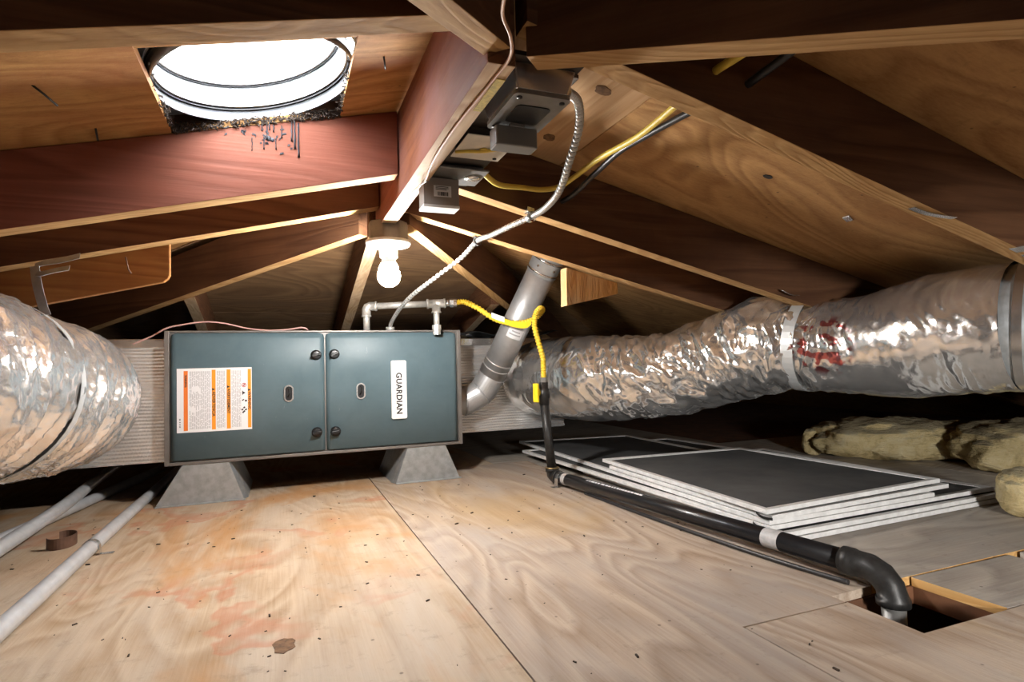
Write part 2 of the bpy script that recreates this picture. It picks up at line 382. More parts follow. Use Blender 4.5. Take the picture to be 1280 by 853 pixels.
def text_mesh(name, body, size, origin, xdir, ydir, mat, parent, align='LEFT', bold=0.0, thick=.0006, space=1.0):
    cu = bpy.data.curves.new('lettering', 'FONT'); cu.body = body; cu.size = size; cu.align_x = align; cu.align_y = 'CENTER'
    cu.offset = bold; cu.extrude = thick; cu.space_character = space; cu.resolution_u = 3
    t = bpy.data.objects.new('lettering', cu); COL.objects.link(t)
    dg = bpy.context.evaluated_depsgraph_get(); me = bpy.data.meshes.new_from_object(t.evaluated_get(dg))
    bpy.data.objects.remove(t); bpy.data.curves.remove(cu)
    x = Vector(xdir).normalized(); y = Vector(ydir).normalized(); z = x.cross(y)
    me.transform(Matrix(((x.x, y.x, z.x, 0), (x.y, y.y, z.y, 0), (x.z, y.z, z.z, 0), (0, 0, 0, 1))))
    me.materials.clear(); me.materials.append(mat); me.name = name
    o = bpy.data.objects.new(name, me); COL.objects.link(o); o.parent = parent; o.location = Vector(origin) - world_of(parent)
    return o

# ------------------------------------------------------------------ roof geometry constants
T = .2404                      # slope of every roof plane
XL, XR = .242, .280            # ridge faces
ZB, HR = .855, .14             # rafter underside at the ridge, rafter height
YN, YF = .70, 1.62             # where the near and far hip planes leave the ridge
def zl(x): return ZB - T * (XL - x)
def zr(x): return ZB - T * (x - XR)
ZS = ZB + HR                   # underside of the boards at the ridge
EAVE = 3.95

# ------------------------------------------------------------------ floor
floor_mb = MB()
HX0, HX1, HY0, HY1 = .917, 1.13, .618, .778
for a, b in (((-4.2, -3.6, -.05), (HX0, 5.8, -.017)), ((HX1, -3.6, -.05), (4.6, 5.8, -.017)), ((HX0, -3.6, -.05), (HX1, HY0, -.017)), ((HX0, HY1, -.05), (HX1, 5.8, -.017))): floor_mb.box(a, b)
floor = struct(build('floor', floor_mb, DARKWOOD))
def floor_panel(poly, mat, edge=None):
    mb = MB(); n = len(poly)
    mb.prism([(x, y, -.0165) for x, y in poly], (0, 0, .0165), [0, 0] + [1 if edge and q in edge else 0 for q in range(n)])
    return build('plywood_panel', mb, [mat, FL_EDGE], floor, (poly[0][0], poly[0][1], 0))
floor_panel([(-.90, -.02), (.3135, -.02), (.3135, 2.42), (-.90, 2.42)], FL_A)
floor_panel([(.3165, -.02), (.684, -.02), (.684, .747), (.684, .752), (.914, .752), (.914, .778), (1.02, .782), (1.02, 2.42), (.3165, 2.42)], FL_B)
floor_panel([(.687, -.02), (1.9, -.02), (1.9, .612), (1.13, .616), (.917, .618), (.917, .748), (.687, .748)], FL_B, (4, 5))
floor_panel([(1.13, .62), (1.43, .613), (1.43, .776), (1.128, .779)], FL_C, (3,))
floor_panel([(1.47, .613), (2.6, .613), (2.6, .776), (1.47, .776)], FL_C)
floor_panel([(1.024, .784), (2.3, .784), (2.3, 2.42), (1.024, 2.42)], FL_C, (0,))
for x0, x1, y0, y1, m in ((-2.1, -.903, -.02, 2.42, FL_A), (-2.1, -.36, 2.423, 4.8, FL_B), (-.357, .86, 2.423, 4.8, FL_A), (.863, 2.1, 2.423, 4.8, FL_C), (-2.1, -.36, -2.4, -.023, FL_A), (-.357, .86, -2.4, -.023, FL_B), (.863, 2.1, -2.4, -.023, FL_B), (2.303, 3.5, .784, 2.42, FL_C)):
    floor_panel([(x0, y0), (x1, y0), (x1, y1), (x0, y1)], m)
cav = MB()
cav.box((.70, .80, -.24), (1.6, .84, -.051)); cav.box((.70, .44, -.24), (1.6, .48, -.051))
build('floor_joist', cav, DARKWOOD, floor)
build('ceiling_board_below', MB().box((.5, .3, -.26), (1.8, 1.0, -.245)), DRYWALL, floor)
build('hole_end_board', MB().box((1.45, .48, -.24), (1.49, .80, -.051)).box((.72, .48, -.24), (.76, .80, -.051)), DARKWOOD, floor)
# the big knot on the warm sheet and smaller ones
def knot(x, y, rx, ry, seed):
    rnd = random.Random(seed); mb = MB(); n = 16; pts = []
    for k in range(n):
        g = 2 * PI * k / n; q = 1 + rnd.uniform(-.16, .16); pts.append((x + rx * q * math.cos(g), y + ry * q * math.sin(g), .0003))
    mb.prism(pts, (0, 0, .0006)); return build('knot', mb, KNOT, floor, (x, y, 0))
knot(-.002, 1.0, .017, .026, 1)

# ------------------------------------------------------------------ roof boards
def clip(poly, f):   # Sutherland-Hodgman against f(x,y) >= 0 (linear)
    out = []
    for i in range(len(poly)):
        p, q = poly[i], poly[(i + 1) % len(poly)]; a, b = f(*p), f(*q)
        if a >= 0: out.append(p)
        if (a >= 0) != (b >= 0):
            t = a / (a - b); out.append((p[0] + (q[0] - p[0]) * t, p[1] + (q[1] - p[1]) * t))
    return out
planes = {'left': lambda x, y: ZS - T * (XL - x), 'right': lambda x, y: ZS - T * (x - XR),
          'far': lambda x, y: ZS - T * (y - YF), 'near': lambda x, y: ZS - T * (YN - y)}
XM = (XL + XR) / 2
inside = {'left': (lambda x, y: y - (YN - (XM - x)), lambda x, y: (YF + (XM - x)) - y),
          'right': (lambda x, y: y - (YN - (x - XM)), lambda x, y: (YF + (x - XM)) - y),
          'far': (lambda x, y: (y - YF) - (x - XM), lambda x, y: (y - YF) - (XM - x)),
          'near': (lambda x, y: (YN - y) - (x - XM), lambda x, y: (YN - y) - (XM - x))}
KX0, KX1, KY0, KY1 = -.19, .118, .932, 1.242     # skylight opening
shell = MB()
def roof_poly(side, rect):
    x0, x1, y0, y1 = rect; poly = [(x0, y0), (x1, y0), (x1, y1), (x0, y1)]
    for f in inside[side]:
        if len(poly) >= 3: poly = clip(poly, f)
    return poly
HO = .022
outer = {'left': [(-EAVE, KX0 - HO, -9, 9), (KX1 + HO, XM, -9, 9), (KX0 - HO, KX1 + HO, -9, KY0 - HO), (KX0 - HO, KX1 + HO, KY1 + HO, 9)], 'right': [(XM, 4.6, -9, 9)], 'far': [(-9, 9, YF, 5.9)], 'near': [(-9, 9, -3.6, YN)]}
for side, rects in outer.items():
    for r in rects:
        p = roof_poly(side, r)
        if len(p) >= 3: shell.prism([(x, y, planes[side](x, y) + .014) for x, y in p], (0, 0, .03))
ceiling = struct(build('ceiling', shell, DARKWOOD))
def roof_panel(side, rect, mat):
    p = roof_poly(side, rect)
    if len(p) < 3: return
    cx = sum(q[0] for q in p) / len(p); cy = sum(q[1] for q in p) / len(p)
    mb = MB().prism([(x, y, planes[side](x, y)) for x, y in p], (0, 0, .0135))
    return build('roof_panel', mb, mat, ceiling, (cx, cy, planes[side](cx, cy)))
G = .0015
for r in ((KX1, XM, -3, 6), (KX0, KX1 - G, -3, KY0), (KX0, KX1 - G, KY1, 6), (-1.02, KX0 - G, -3, 6), (-2.24, -1.023, -3, 6), (-EAVE, -2.243, -3, 6)): roof_panel('left', r, PLY_L)
roof_panel('right', (XM, .627, -3, 6), PLANK_R)
for r in ((.63, 1.85, -3, 1.26), (.63, 1.85, 1.263, 6), (1.853, 3.07, -3, 6), (3.073, 4.6, -3, 6)): roof_panel('right', r, PLY_R)
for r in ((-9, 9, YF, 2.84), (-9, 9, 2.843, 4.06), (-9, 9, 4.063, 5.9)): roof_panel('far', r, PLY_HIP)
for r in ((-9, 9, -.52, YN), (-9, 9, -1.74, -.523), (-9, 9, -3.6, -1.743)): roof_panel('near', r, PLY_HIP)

def roof_mark(name, side, x, y, rx, ry, mat, seed):
    rnd = random.Random(seed); pts = []
    for k in range(14):
        g = 2 * PI * k / 14; q = 1 + rnd.uniform(-.15, .15); a, b = x + rx * q * math.cos(g), y + ry * q * math.sin(g); pts.append((a, b, planes[side](a, b) - .0011))
    return build(name, MB().prism(pts, (0, 0, .0016)), mat, ceiling, (x, y, planes[side](x, y)))
roof_mark('knot_hole', 'right', .985, .945, .011, .008, BLACK, 4)
roof_mark('knot', 'right', .551, .90, .016, .013, KNOT, 5); roof_mark('knot', 'right', .55, 1.13, .012, .016, KNOT, 6)
def roof_nail(x, y, dx, dy, dz):
    z = planes['left'](x, y); build('bent_nail', MB().tube([(x, y, z + .001), (x + dx * .5, y + dy * .4, z - .006), (x + dx, y + dy, z - dz)], .0018, 6), IRON_W, ceiling, (x, y, z))
roof_nail(-.335, 1.02, .022, .03, .014); roof_nail(.17, 1.0, .006, .02, .012); roof_nail(-.30, 1.19, .0, .015, .016)

# ------------------------------------------------------------------ ridge and rafters
mb = MB().box((XL, .665, .81), (XR, 1.60, ZS + .004), [1, 0, 0, 0, 0, 0])
# faces: bottom raw, left face red brown
mb.m = [1, 2, 2, 2, 2, 0]
ridge = tag(build('ridge_beam', mb, [FIR_RIDGE, RAWY, FIR_Y], None, (XM, 1.13, .81), .0015), 'short red-brown ridge beam with pale underside between the skylight and the metal boxes', 'beam')
def rafter(name, x0, x1, y0, y1, zf, mats, label, cat='rafter', h=HR, group=None, dz=0):
    mb = MB(); f = lambda x: zf(x) + dz
    if x0 > x1: x0, x1 = x1, x0
    mb.hexa([(x0, y0, f(x0)), (x1, y0, f(x1)), (x1, y1, f(x1)), (x0, y1, f(x0)), (x0, y0, f(x0) + h - .001), (x1, y0, f(x1) + h - .001), (x1, y1, f(x1) + h - .001), (x0, y1, f(x0) + h - .001)], [1, 0, 0, 0, 0, 0])
    return tag(build(name, mb, mats, None, ((x0 + x1) / 2, (y0 + y1) / 2, f((x0 + x1) / 2)), .0012), label, cat, group)
XE = 3.3
rafter('roof_rafter', .284, XE, .635, .673, zr, [FIR, RAW], 'wide dark rafter with pale lower edge crossing the upper right, nearest the camera')
rafter('roof_rafter', .284, XE, 1.236, 1.276, zr, [FIR, RAW], 'brown rafter reaching the strapped middle of the right foil duct')
rafter('roof_rafter', .284, XE, 1.52, 1.56, zr, [FIR, RAW], 'brown rafter right behind the slanted vent pipe top, nearest the lamp on the right')
rafter('roof_rafter', -XE, .238, .634, .672, zl, [FIR, RAW], 'dark rafter with pale lower edge along the top left in front of the skylight')
red = rafter('roof_rafter', -XE, .238, 1.243, 1.287, zl, [FIR_RED, RAW], 'red stained rafter with black tar drips just below the skylight')
rafter('roof_rafter', -XE, .238, 1.51, 1.556, zl, [FIR, RAW], 'brown rafter second below the skylight, holding the left duct strap')

def hip(p0, d, length, dz, label, mats):
    p0 = Vector(p0); d = Vector(d); dh = math.hypot(d.x, d.y); n = length * dh; sl = d.z / dh; e = HR + .005; mb = MB()
    mb.hexa([(0, -.019, 0), (n, -.019, sl * n), (n, .019, sl * n), (0, .019, 0), (0, -.019, e), (n, -.019, sl * n + e), (n, .019, sl * n + e), (0, .019, e)], [1, 0, 0, 0, 0, 0])
    o = build('hip_rafter', mb, mats, None, (0, 0, 0), .0012); o.location = p0; o.rotation_euler = (0, 0, math.atan2(d.y, d.x))
    return tag(o, label, 'rafter')
hip((.305, 1.535, ZB - .03 - T * .04), (1, 1.25, -T), 2.1, 0, 'diagonal hip rafter running down behind the white conduit to the vent pipe', [FIR, RAW])
hip((.220, 1.690, ZB - .03 - T * .035), (-1, 1, -T), 2.1, 0, 'diagonal hip rafter running down left behind the lit bulb', [FIR, RAW])
hip((.30, .66, ZB - .035 - T * .02), (1, -1, -T), 1.7, 0, 'diagonal hip rafter crossing the top right corner close to the camera', [FIR, RAW])
hip((.255, .665, ZB - .03), (-1, -1, -T), 1.7, 0, 'diagonal hip rafter at top centre with pale underside running up out of view', [FIR, RAW])
def jack(x, y0, y1, mats, label):
    mb = MB(); f = lambda y: ZB - T * (y - YF) ; w = .019; e = HR - .001
    mb.hexa([(x - w, y0, f(y0)), (x + w, y0, f(y0)), (x + w, y1, f(y1)), (x - w, y1, f(y1)), (x - w, y0, f(y0) + e), (x + w, y0, f(y0) + e), (x + w, y1, f(y1) + e), (x - w, y1, f(y1) + e)], [1, 0, 0, 0, 0, 0])
    return tag(build('jack_rafter', mb, mats, None, (x, (y0 + y1) / 2, f((y0 + y1) / 2)), .0012), label, 'rafter')
jack(.261, 1.70, 4.3, [FIR_Y, RAWY], 'central jack rafter descending straight behind the lit bulb')
jack(-.30, 2.27, 4.3, [FIR_Y, RAWY], 'jack rafter dropping behind the left top of the furnace')
jack(.84, 2.30, 4.3, [FIR_Y, RAWY], 'jack rafter dropping behind the slanted vent pipe')
# hanger board at the far ridge end
tag(build('ridge_post', MB().box((.225, 1.603, .80), (.297, 1.645, ZS - .012)), FIR_Y, None, (.26, 1.62, .80), .001), 'short brown upright at the far end of the ridge beam above the lamp', 'post')
# sistered board on the left, block on the right
def zlb(x): return zl(x) - .004
mb = MB(); pts = [(-1.1, zl(-1.1) + .02), (-.245, zl(-.245) + .02), (-.245, zl(-.245) - .072), (-.249, zl(-.249) - .080), (-.258, zl(-.258) - .086), (-1.1, zl(-1.1) - .088)]
mb.prism([(x, 1.558, z) for x, z in pts], (0, .018, 0))
sb = tag(build('sistered_board', mb, BOARD, None, (-.6, 1.575, .57), .002), 'golden brown board with bent nail fixed behind the lower left rafter', 'board')
build('bent_nail', MB().tube([(-.323, 1.558, .668), (-.323, 1.535, .672), (-.328, 1.53, .70)], .0016, 6), RUST, sb)
mb = MB(); mb.prism([(.805, 1.563, .725), (.985, 1.563, .682), (.985, 1.563, .648), (.945, 1.563, .638), (.803, 1.563, .607)], (0, .04, 0))
tag(build('wood_block', mb, BLOCK, None, (.88, 1.58, .607), .002), 'orange-tan wooden block hanging below the rafter right of the vent pipe', 'block')

# tar drips on the red rafter face (thick runs of bitumen)
mb = MB(); yf = 1.2425
def drip(x, z0, z1, w):
    n = 7; pts = [(x + random.uniform(-.0006, .0006), yf, z0 + (z1 - z0) * k / n) for k in range(n + 1)]
    mb.tube(pts, [w * (.7 + .5 * random.random()) for _ in pts[:-1]] + [w * 1.3], 6)
for x, z0, z1, w in ((.028, .95, .885, .0022), (.022, .952, .90, .0018), (.035, .94, .868, .002), (-.012, .945, .915, .0014), (-.02, .943, .918, .0012), (-.024, .944, .898, .0015), (.003, .93, .905, .0013), (-.034, .938, .915, .0012), (-.03, .905, .878, .0015), (-.008, .905, .880, .0013), (-.052, .9, .872, .0009)): drip(x, z0, z1, w)
for k in range(26):
    x = random.gauss(-.03, .03); z = random.gauss(.905, .012); mb.obox((x, yf, z), (random.uniform(.001, .004), 0, random.uniform(-.002, .002)), (0, .0008, 0), (0, 0, random.uniform(.0008, .002)))
mb.lathe([(.0, .001), (.005, .001), (.006, 0)], (-.022, yf + .0004, .901), (0, -1, 0), 9); mb.lathe([(.0, .001), (.004, .001), (.005, 0)], (-.015, yf + .0004, .899), (0, -1, 0), 7)
o = build('tar_drip', mb, TAR, red); o['kind'] = 'stuff'; o['label'] = 'black tar drips and spatters'

# ------------------------------------------------------------------ skylight
SC = Vector((-.036, 1.088, .948)); SR = .166
sky = thing('tubular_skylight', 'round white tubular skylight set in the roof opening at upper left', 'skylight', SC)
ax = Vector((-T, 0, 1)).normalized()
def band(name, r, r2, h0, h1, m):
    mb = MB(); mb.lathe([(r, h0), (r, h1), (r2, h1), (r2, h0), (r, h0)], SC, ax, 72); return build(name, mb, m, sky)
band('lower_ring', SR, SR + .004, -.006, .014, simple('grey_skylight_ring', (.30, .31, .32), .35, .5))
band('upper_ring', SR - .007, SR + .004, .0192, .057, simple('off_white_skylight_ring', (.5, .51, .52), .35))
band('dome_collar', SR - .015, SR + .004, .0605, .19, TUBEM)
band('gasket', SR - .004, SR + .004, .0142, .0190, BLACK); band('gasket', SR - .011, SR + .004, .0572, .0603, BLACK)
mb = MB(); mb.lathe([((SR + .005) * math.cos(t), .19 + .07 * math.sin(t)) for t in [k * PI / 2 / 10 for k in range(10)]] + [(.0005, .26)], SC, ax, 48); build('dome', mb, ACRYLIC, sky)
# flashing plate: square plate with round hole that closes the opening
mb = MB(); n = 64; u = ax.orthogonal().normalized(); vs = []; fs = []
for k in range(n):
    g = 2 * PI * k / n; cx, cy = math.cos(g), math.sin(g)
    for rr in (SR + .0035, .21 / max(abs(cx), abs(cy))):
        x, y = SC.x + cx * rr, SC.y + cy * rr; vs.append((x, y, planes['left'](x, y) + .0455)); 
    for rr in (SR + .0035, .21 / max(abs(cx), abs(cy))):
        x, y = SC.x + cx * rr, SC.y + cy * rr; vs.append((x, y, planes['left'](x, y) + .050))
for k in range(n):
    a, b = 4 * k, 4 * ((k + 1) % n)
    fs += [(a, a + 1, b + 1, b), (a + 2, b + 2, b + 3, a + 3), (a + 1, a + 3, b + 3, b + 1), (a, b, b + 2, a + 2)]
mb.add(vs, fs); build('flashing', mb, GALV, sky)
por = bpy.data.lights.new('skylight_portal', 'AREA'); por.shape = 'DISK'; por.size = .39; por.cycles.is_portal = True
po = bpy.data.objects.new('skylight_portal', por); COL.objects.link(po); po.location = SC + ax * .27; po.rotation_euler = ax.to_track_quat('Z', 'Y').to_euler()
# dirt and cobweb crumbs gathered round the lower edge of the opening
mb = MB(); rnd = random.Random(3)
for k in range(1000):
    side = rnd.random()
    if side < .4: x, y = rnd.choice((KX0 + abs(rnd.gauss(0, .05)), KX1 - abs(rnd.gauss(0, .05)))), KY1 - abs(rnd.gauss(0, .005))
    elif side < .8: x, y = rnd.uniform(KX0, KX1), KY1 - abs(rnd.gauss(0, .004))
    else: x, y = rnd.choice((KX0 + abs(rnd.gauss(0, .004)), KX1 - abs(rnd.gauss(0, .004)))), KY1 - abs(rnd.gauss(0, .09))
    if y < KY0 + .03: continue
    z = planes['left'](x, y) + rnd.uniform(-.002, .015); q = rnd.uniform(.0005, .0022); g = rnd.uniform(0, PI)
    mb.obox((x, y, z), (q * 1.8 * math.cos(g), rnd.uniform(-q, q), q * 1.8 * math.sin(g)), (0, q * .6, 0), (-q * .6 * math.sin(g), 0, q * .6 * math.cos(g)))
o = tag(build('skylight_dust', mb, DEBRIS, None, (SC.x, KY1, .93)), 'dark dust and cobweb crumbs along the lower edge of the skylight opening', 'dust'); o['kind'] = 'stuff'

# ------------------------------------------------------------------ furnace
FX0, FX1, FY0, FY1, FZ0, FZ1 = -.363, .655, 2.2, 2.72, .13, .577
fur = thing('furnace', 'teal-grey horizontal furnace with two doors on sheet metal stands', 'furnace', ((FX0 + FX1) / 2, 2.45, FZ0))
mb = MB()
mb.box((FX0, FY0 + .012, FZ0), (FX1, FY1, FZ1)); mb.box((FX0, FY0, FZ0), (FX0 + .014, FY0 + .012, FZ1)); mb.box((FX1 - .014, FY0, FZ0), (FX1, FY0 + .012, FZ1))
mb.box((FX0 + .014, FY0 + .002, FZ0), (FX1 - .014, FY0 + .012, FZ0 + .010)); mb.box((FX0 + .014, FY0 + .002, FZ1 - .006), (FX1 - .014, FY0 + .012, FZ1))
build('cabinet', mb, TAUPE, fur, None, .001)
def door(x0, x1):
    z0, z1 = FZ0 + .013, FZ1 - .008; mb = MB(); r = .02; prof = []
    # rounded sheet front: profile across x, swept in z
    for k in range(5): t = PI / 2 * k / 4; prof.append((x0 + r - r * math.cos(t), FY0 + .014 - .016 * math.sin(t)))
    q = [(x1 + x0 - a, b) for a, b in reversed(prof)]; prof += q
    n = len(prof); zz = [z0, z0 + .004, z1 - .022, z1 - .008, z1]; dy = [.012, 0, 0, .005, .014]; vs = []
    for z, d in zip(zz, dy):
        for a, b in prof: vs.append((a, b + d, z))
    fs = [(i * n + k, i * n + k + 1, (i + 1) * n + k + 1, (i + 1) * n + k) for i in range(len(zz) - 1) for k in range(n - 1)]
    mb.add(vs, fs, 0, True); return build('door', mb, TEAL, fur)
d1 = door(FX0 + .016, .1425); d2 = door(.1455, FX1 - .016)
def knob(x, z, ang, dr):
    mb = MB(); c = (x, FY0 - .001, z); mb.lathe([(.0185, 0), (.0185, .004), (.0155, .006), (.015, .016), (.013, .018), (.0001, .018)], c, (0, -1, 0), 20)
    ca, sa = math.cos(ang), math.sin(ang); mb.obox((x, FY0 - .024, z), (.015 * ca, 0, .015 * sa), (0, .008, 0), (-.004 * sa, 0, .004 * ca))
    build('latch_knob', mb, BLACK, dr, None, .0008)
knob(.113, .488, .3, d1); knob(.176, .49, .5, d2); knob(.113, .211, .15, d1); knob(.177, .210, .15, d2)
def sight(x, z, dr):
    mb = MB(); yy = FY0 - .003
    def cap(hw, hh, n=10): return [(x + hw * math.cos(t), z + (hh - hw) * (1 if math.sin(t) >= 0 else -1) + hw * math.sin(t)) for t in [2 * PI * (k + .5) / (2 * n) for k in range(2 * n)]]
    a = cap(.0165, .030); b = cap(.0115, .025); n = len(a)
    vs = [(p[0], yy, p[1]) for p in a] + [(p[0], yy - .004, p[1]) for p in a] + [(p[0], yy - .004, p[1]) for p in b] + [(p[0], yy + .002, p[1]) for p in b]
    fs = [(r * n + k, r * n + (k + 1) % n, (r + 1) * n + (k + 1) % n, (r + 1) * n + k) for r in range(3) for k in range(n)]
    mb.add(vs, fs, 0); mb.add([(p[0], yy + .0005, p[1]) for p in b], [tuple(range(n))], 1)
    mb.tube([(x - .003, yy - .001, z - .012), (x + .004, yy - .002, z), (x + .001, yy - .001, z + .014)], .003, 6, 2)
    mb.lathe([(.004, 0), (.003, .003), (.0001, .003)], (x, yy - .001, z + .018), (0, -1, 0), 8, 2)
    build('sight_window', mb, [STEEL, BLACK, IRON_W], dr)
sight(.02, .354, d1); sight(.268, .352, d2)
# warning label
LX0, LX1, LZ0, LZ1 = -.326, -.099, .237, .450; ly = FY0 - .0026
lab = build('warning_label', MB().box((LX0, ly - .0008, LZ0), (LX1, ly, LZ1)), LABELW, fur)
fw = LX1 - LX0
def lx(p): return LX0 + fw * p
mb = MB(); mb2 = MB(); y1 = ly - .0010
for a, b in ((.456, .507), (.655, .708), (.944, .99)): mb.box((lx(a), y1, LZ0 + .006), (lx(b), y1 + .0004, LZ1 - .006))
build('orange_band', mb, ORANGE, lab)
build('dark_orange_band', MB().box((lx(.088), y1, LZ0 + .006), (lx(.142), y1 + .0004, LZ1 - .008)), ORANGE_D, lab)
rnd = random.Random(5); mb = MB()
for a, b in ((.165, .44), (.525, .635), (.725, .85)):
    p = a
    while p < b:
        z = LZ1 - .010
        while z > LZ0 + .012:
            ln = rnd.uniform(.004, .022); z2 = max(z - ln, LZ0 + .010)
            if not (.165 <= p < .30 and (abs(z - .387) < .006 or abs(z - .318) < .006)): mb.box((lx(p), y1, z2), (lx(p + .007), y1 + .0004, z))
            z = z2 - rnd.uniform(.002, .004)
        p += .0165
o = build('fine_print', mb, GREYINK, lab); o['kind'] = 'stuff'
def vtext(body, size, p, z, mat, name='lettering', bold=.0003): return text_mesh(name, body, size, (lx(p), ly - .0013, z), (0, 0, -1), (1, 0, 0), mat, lab, 'LEFT', bold, .0003)
def tri(p, z):
    mb = MB(); x = lx(p); mb.prism([(x - .0045, y1 - .0002, z - .0045), (x - .0045, y1 - .0002, z + .0045), (x + .0045, y1 - .0002, z)], (0, -.0004, 0)); build('alert_triangle', mb, INK, lab)
vtext('WARNING', .0125, .966, .365, INK); tri(.966, .372)
vtext('AVERTISSEMENT', .0115, .681, .378, INK); tri(.681, .385)
vtext('ADVERTENCIA', .0125, .481, .370, INK); tri(.481, .378)
vtext('WARNING:', .008, .115, .428, INK)
# pictograms
mb = MB(); mb.lathe([(.0072, 0), (.0072, .0005), (.0056, .0005), (.0056, 0)], (lx(.892), y1, .389), (0, -1, 0), 20); mb.obox((lx(.892), y1 - .0003, .389), (.0045, 0, .0045), (0, .0003, 0), (-.0007, 0, .0007)); build('prohibition_ring', mb, REDINK, lab)
y2 = y1 - .0001
def picto(mb): build('pictogram', mb, INK, lab)
picto(MB().box((lx(.888), y2, .384), (lx(.897), y2 + .0003, .394)))
picto(MB().prism([(lx(.868), y2, .371), (lx(.868), y2, .354), (lx(.880), y2, .358), (lx(.912), y2, .3625), (lx(.880), y2, .367)], (0, -.0004, 0)))
picto(MB().lathe([(.0035, 0), (.0035, .0005), (.0001, .0005)], (lx(.917), y2, .335), (0, -1, 0), 12)); picto(MB().obox((lx(.878), y2, .338), (.003, 0, .002), (0, .0004, 0), (-.001, 0, .0015)))
for a, z in ((.868, .305), (.893, .299), (.893, .312), (.917, .305), (.88, .296)): picto(MB().obox((lx(a), y2, z), (.0022, 0, .0022), (0, .0004, 0), (-.0018, 0, .0018)))
mb = MB()
for z in (.283, .279, .272, .266, .260, .256): mb.box((lx(.03), y2, z - .001), (lx(.048), y2 + .0004, z + .0012))
o = build('part_number_print', mb, INK, lab); o['kind'] = 'stuff'
# name badge
bx0, bx1, bz0, bz1 = .379, .436, .243, .462
bad = build('name_badge', MB().rbox((bx0, FY0 - .012, bz0), (bx1, FY0 - .0015, bz1), .006), WHITE, fur)
text_mesh('lettering', 'GUARDIAN', .0295, ((bx0 + bx1) / 2 - .001, FY0 - .0126, .4165), (0, 0, -1), (1, 0, 0), INK, bad, 'LEFT', .0009, .0005, 1.04)
m = simple('faint_print', (.74, .69, .60), .5); build('faded_emblem', MB().box((.397, FY0 - .0126, .428), (.421, FY0 - .0119, .449)), m, bad)
# small things on the furnace top edge: nothing else

# stands
def stand(x0, x1, xt0, xt1, side, label):
    mb = MB(); y = 2.195; zt = .129
    mb.prism([(x0, y, .001), (x1, y, .001), (xt1, y + .003, zt), (xt0, y + .003, zt)], (0, .003, 0))
    if side > 0: mb.hexa([(x1, y, .001), (x1 + .012, y + .03, .001), (x1 + .012, y + .34, .001), (x1, y + .34, .001), (xt1, y + .003, zt), (xt1 + .005, y + .03, zt), (xt1 + .005, y + .34, zt), (xt1, y + .34, zt)])
    else: mb.hexa([(x0 - .012, y + .03, .001), (x0, y, .001), (x0, y + .34, .001), (x0 - .012, y + .34, .001), (xt0 - .005, y + .03, zt), (xt0, y + .003, zt), (xt0, y + .34, zt), (xt0 - .005, y + .34, zt)])
    mb.box((x0, y - .012, 0), (x1 + .004, y + .003, .0035))
    return tag(build('sheet_metal_stand', mb, GALV, None, ((x0 + x1) / 2, y, 0), .0008), label, 'stand')
stand(-.389, -.125, -.312, -.172, 1, 'flared galvanised stand under the left end of the furnace')
stand(.390, .638, .437, .585, -1, 'flared galvanised stand under the right end of the furnace')

# plenums
def plenum(x0, x1, y0, y1, z0, z1, label, side):
    t = thing('plenum', label, 'plenum', ((x0 + x1) / 2, (y0 + y1) / 2, z0))
    mb = MB(); nz = int((z1 - z0) / .0115) * 5; nx = int((x1 - x0) / .0045); vs = []; fs = []
    for j in range(nz + 1):
        for i in range(nx + 1):
            x = x0 + (x1 - x0) * i / nx; z = z0 + (z1 - z0) * j / nz
            zz = z + .004 * noise.noise((x * 7, z * 5, side)); q = abs(math.sin(PI * zz / .0115)); vs.append((x, y0 - .006 * noise.noise((x * 9, z * 9, side)) - .004 - .0052 * q ** .6 * (.75 + .25 * math.sin(x * 560 + 3 * math.floor(zz / .0115))), z))
    fs = [(j * (nx + 1) + i, j * (nx + 1) + i + 1, (j + 1) * (nx + 1) + i + 1, (j + 1) * (nx + 1) + i) for j in range(nz) for i in range(nx)]
    mb.add(vs, fs, 0, True); mb.box((x0, y0 + .004, z0), (x1, y1, z1)); build('bubble_wrap', mb, BUBBLE, t)
    mb = MB(); mb.box((x0 - .002, y0 - .012, z1 - .028), (x1 + .002, y0 + .06, z1 + .004)); build('tape_flap', mb, FOIL_S, t, None, .003)
    return t
plenum(-1.25, -.367, 2.25, 2.70, .14, .548, 'foil bubble-wrapped plenum on the left of the furnace behind the big duct', 1)
plenum(.66, 1.20, 2.405, 2.75, .148, .550, 'foil bubble-wrapped plenum on the right of the furnace behind the vent pipe', 5)

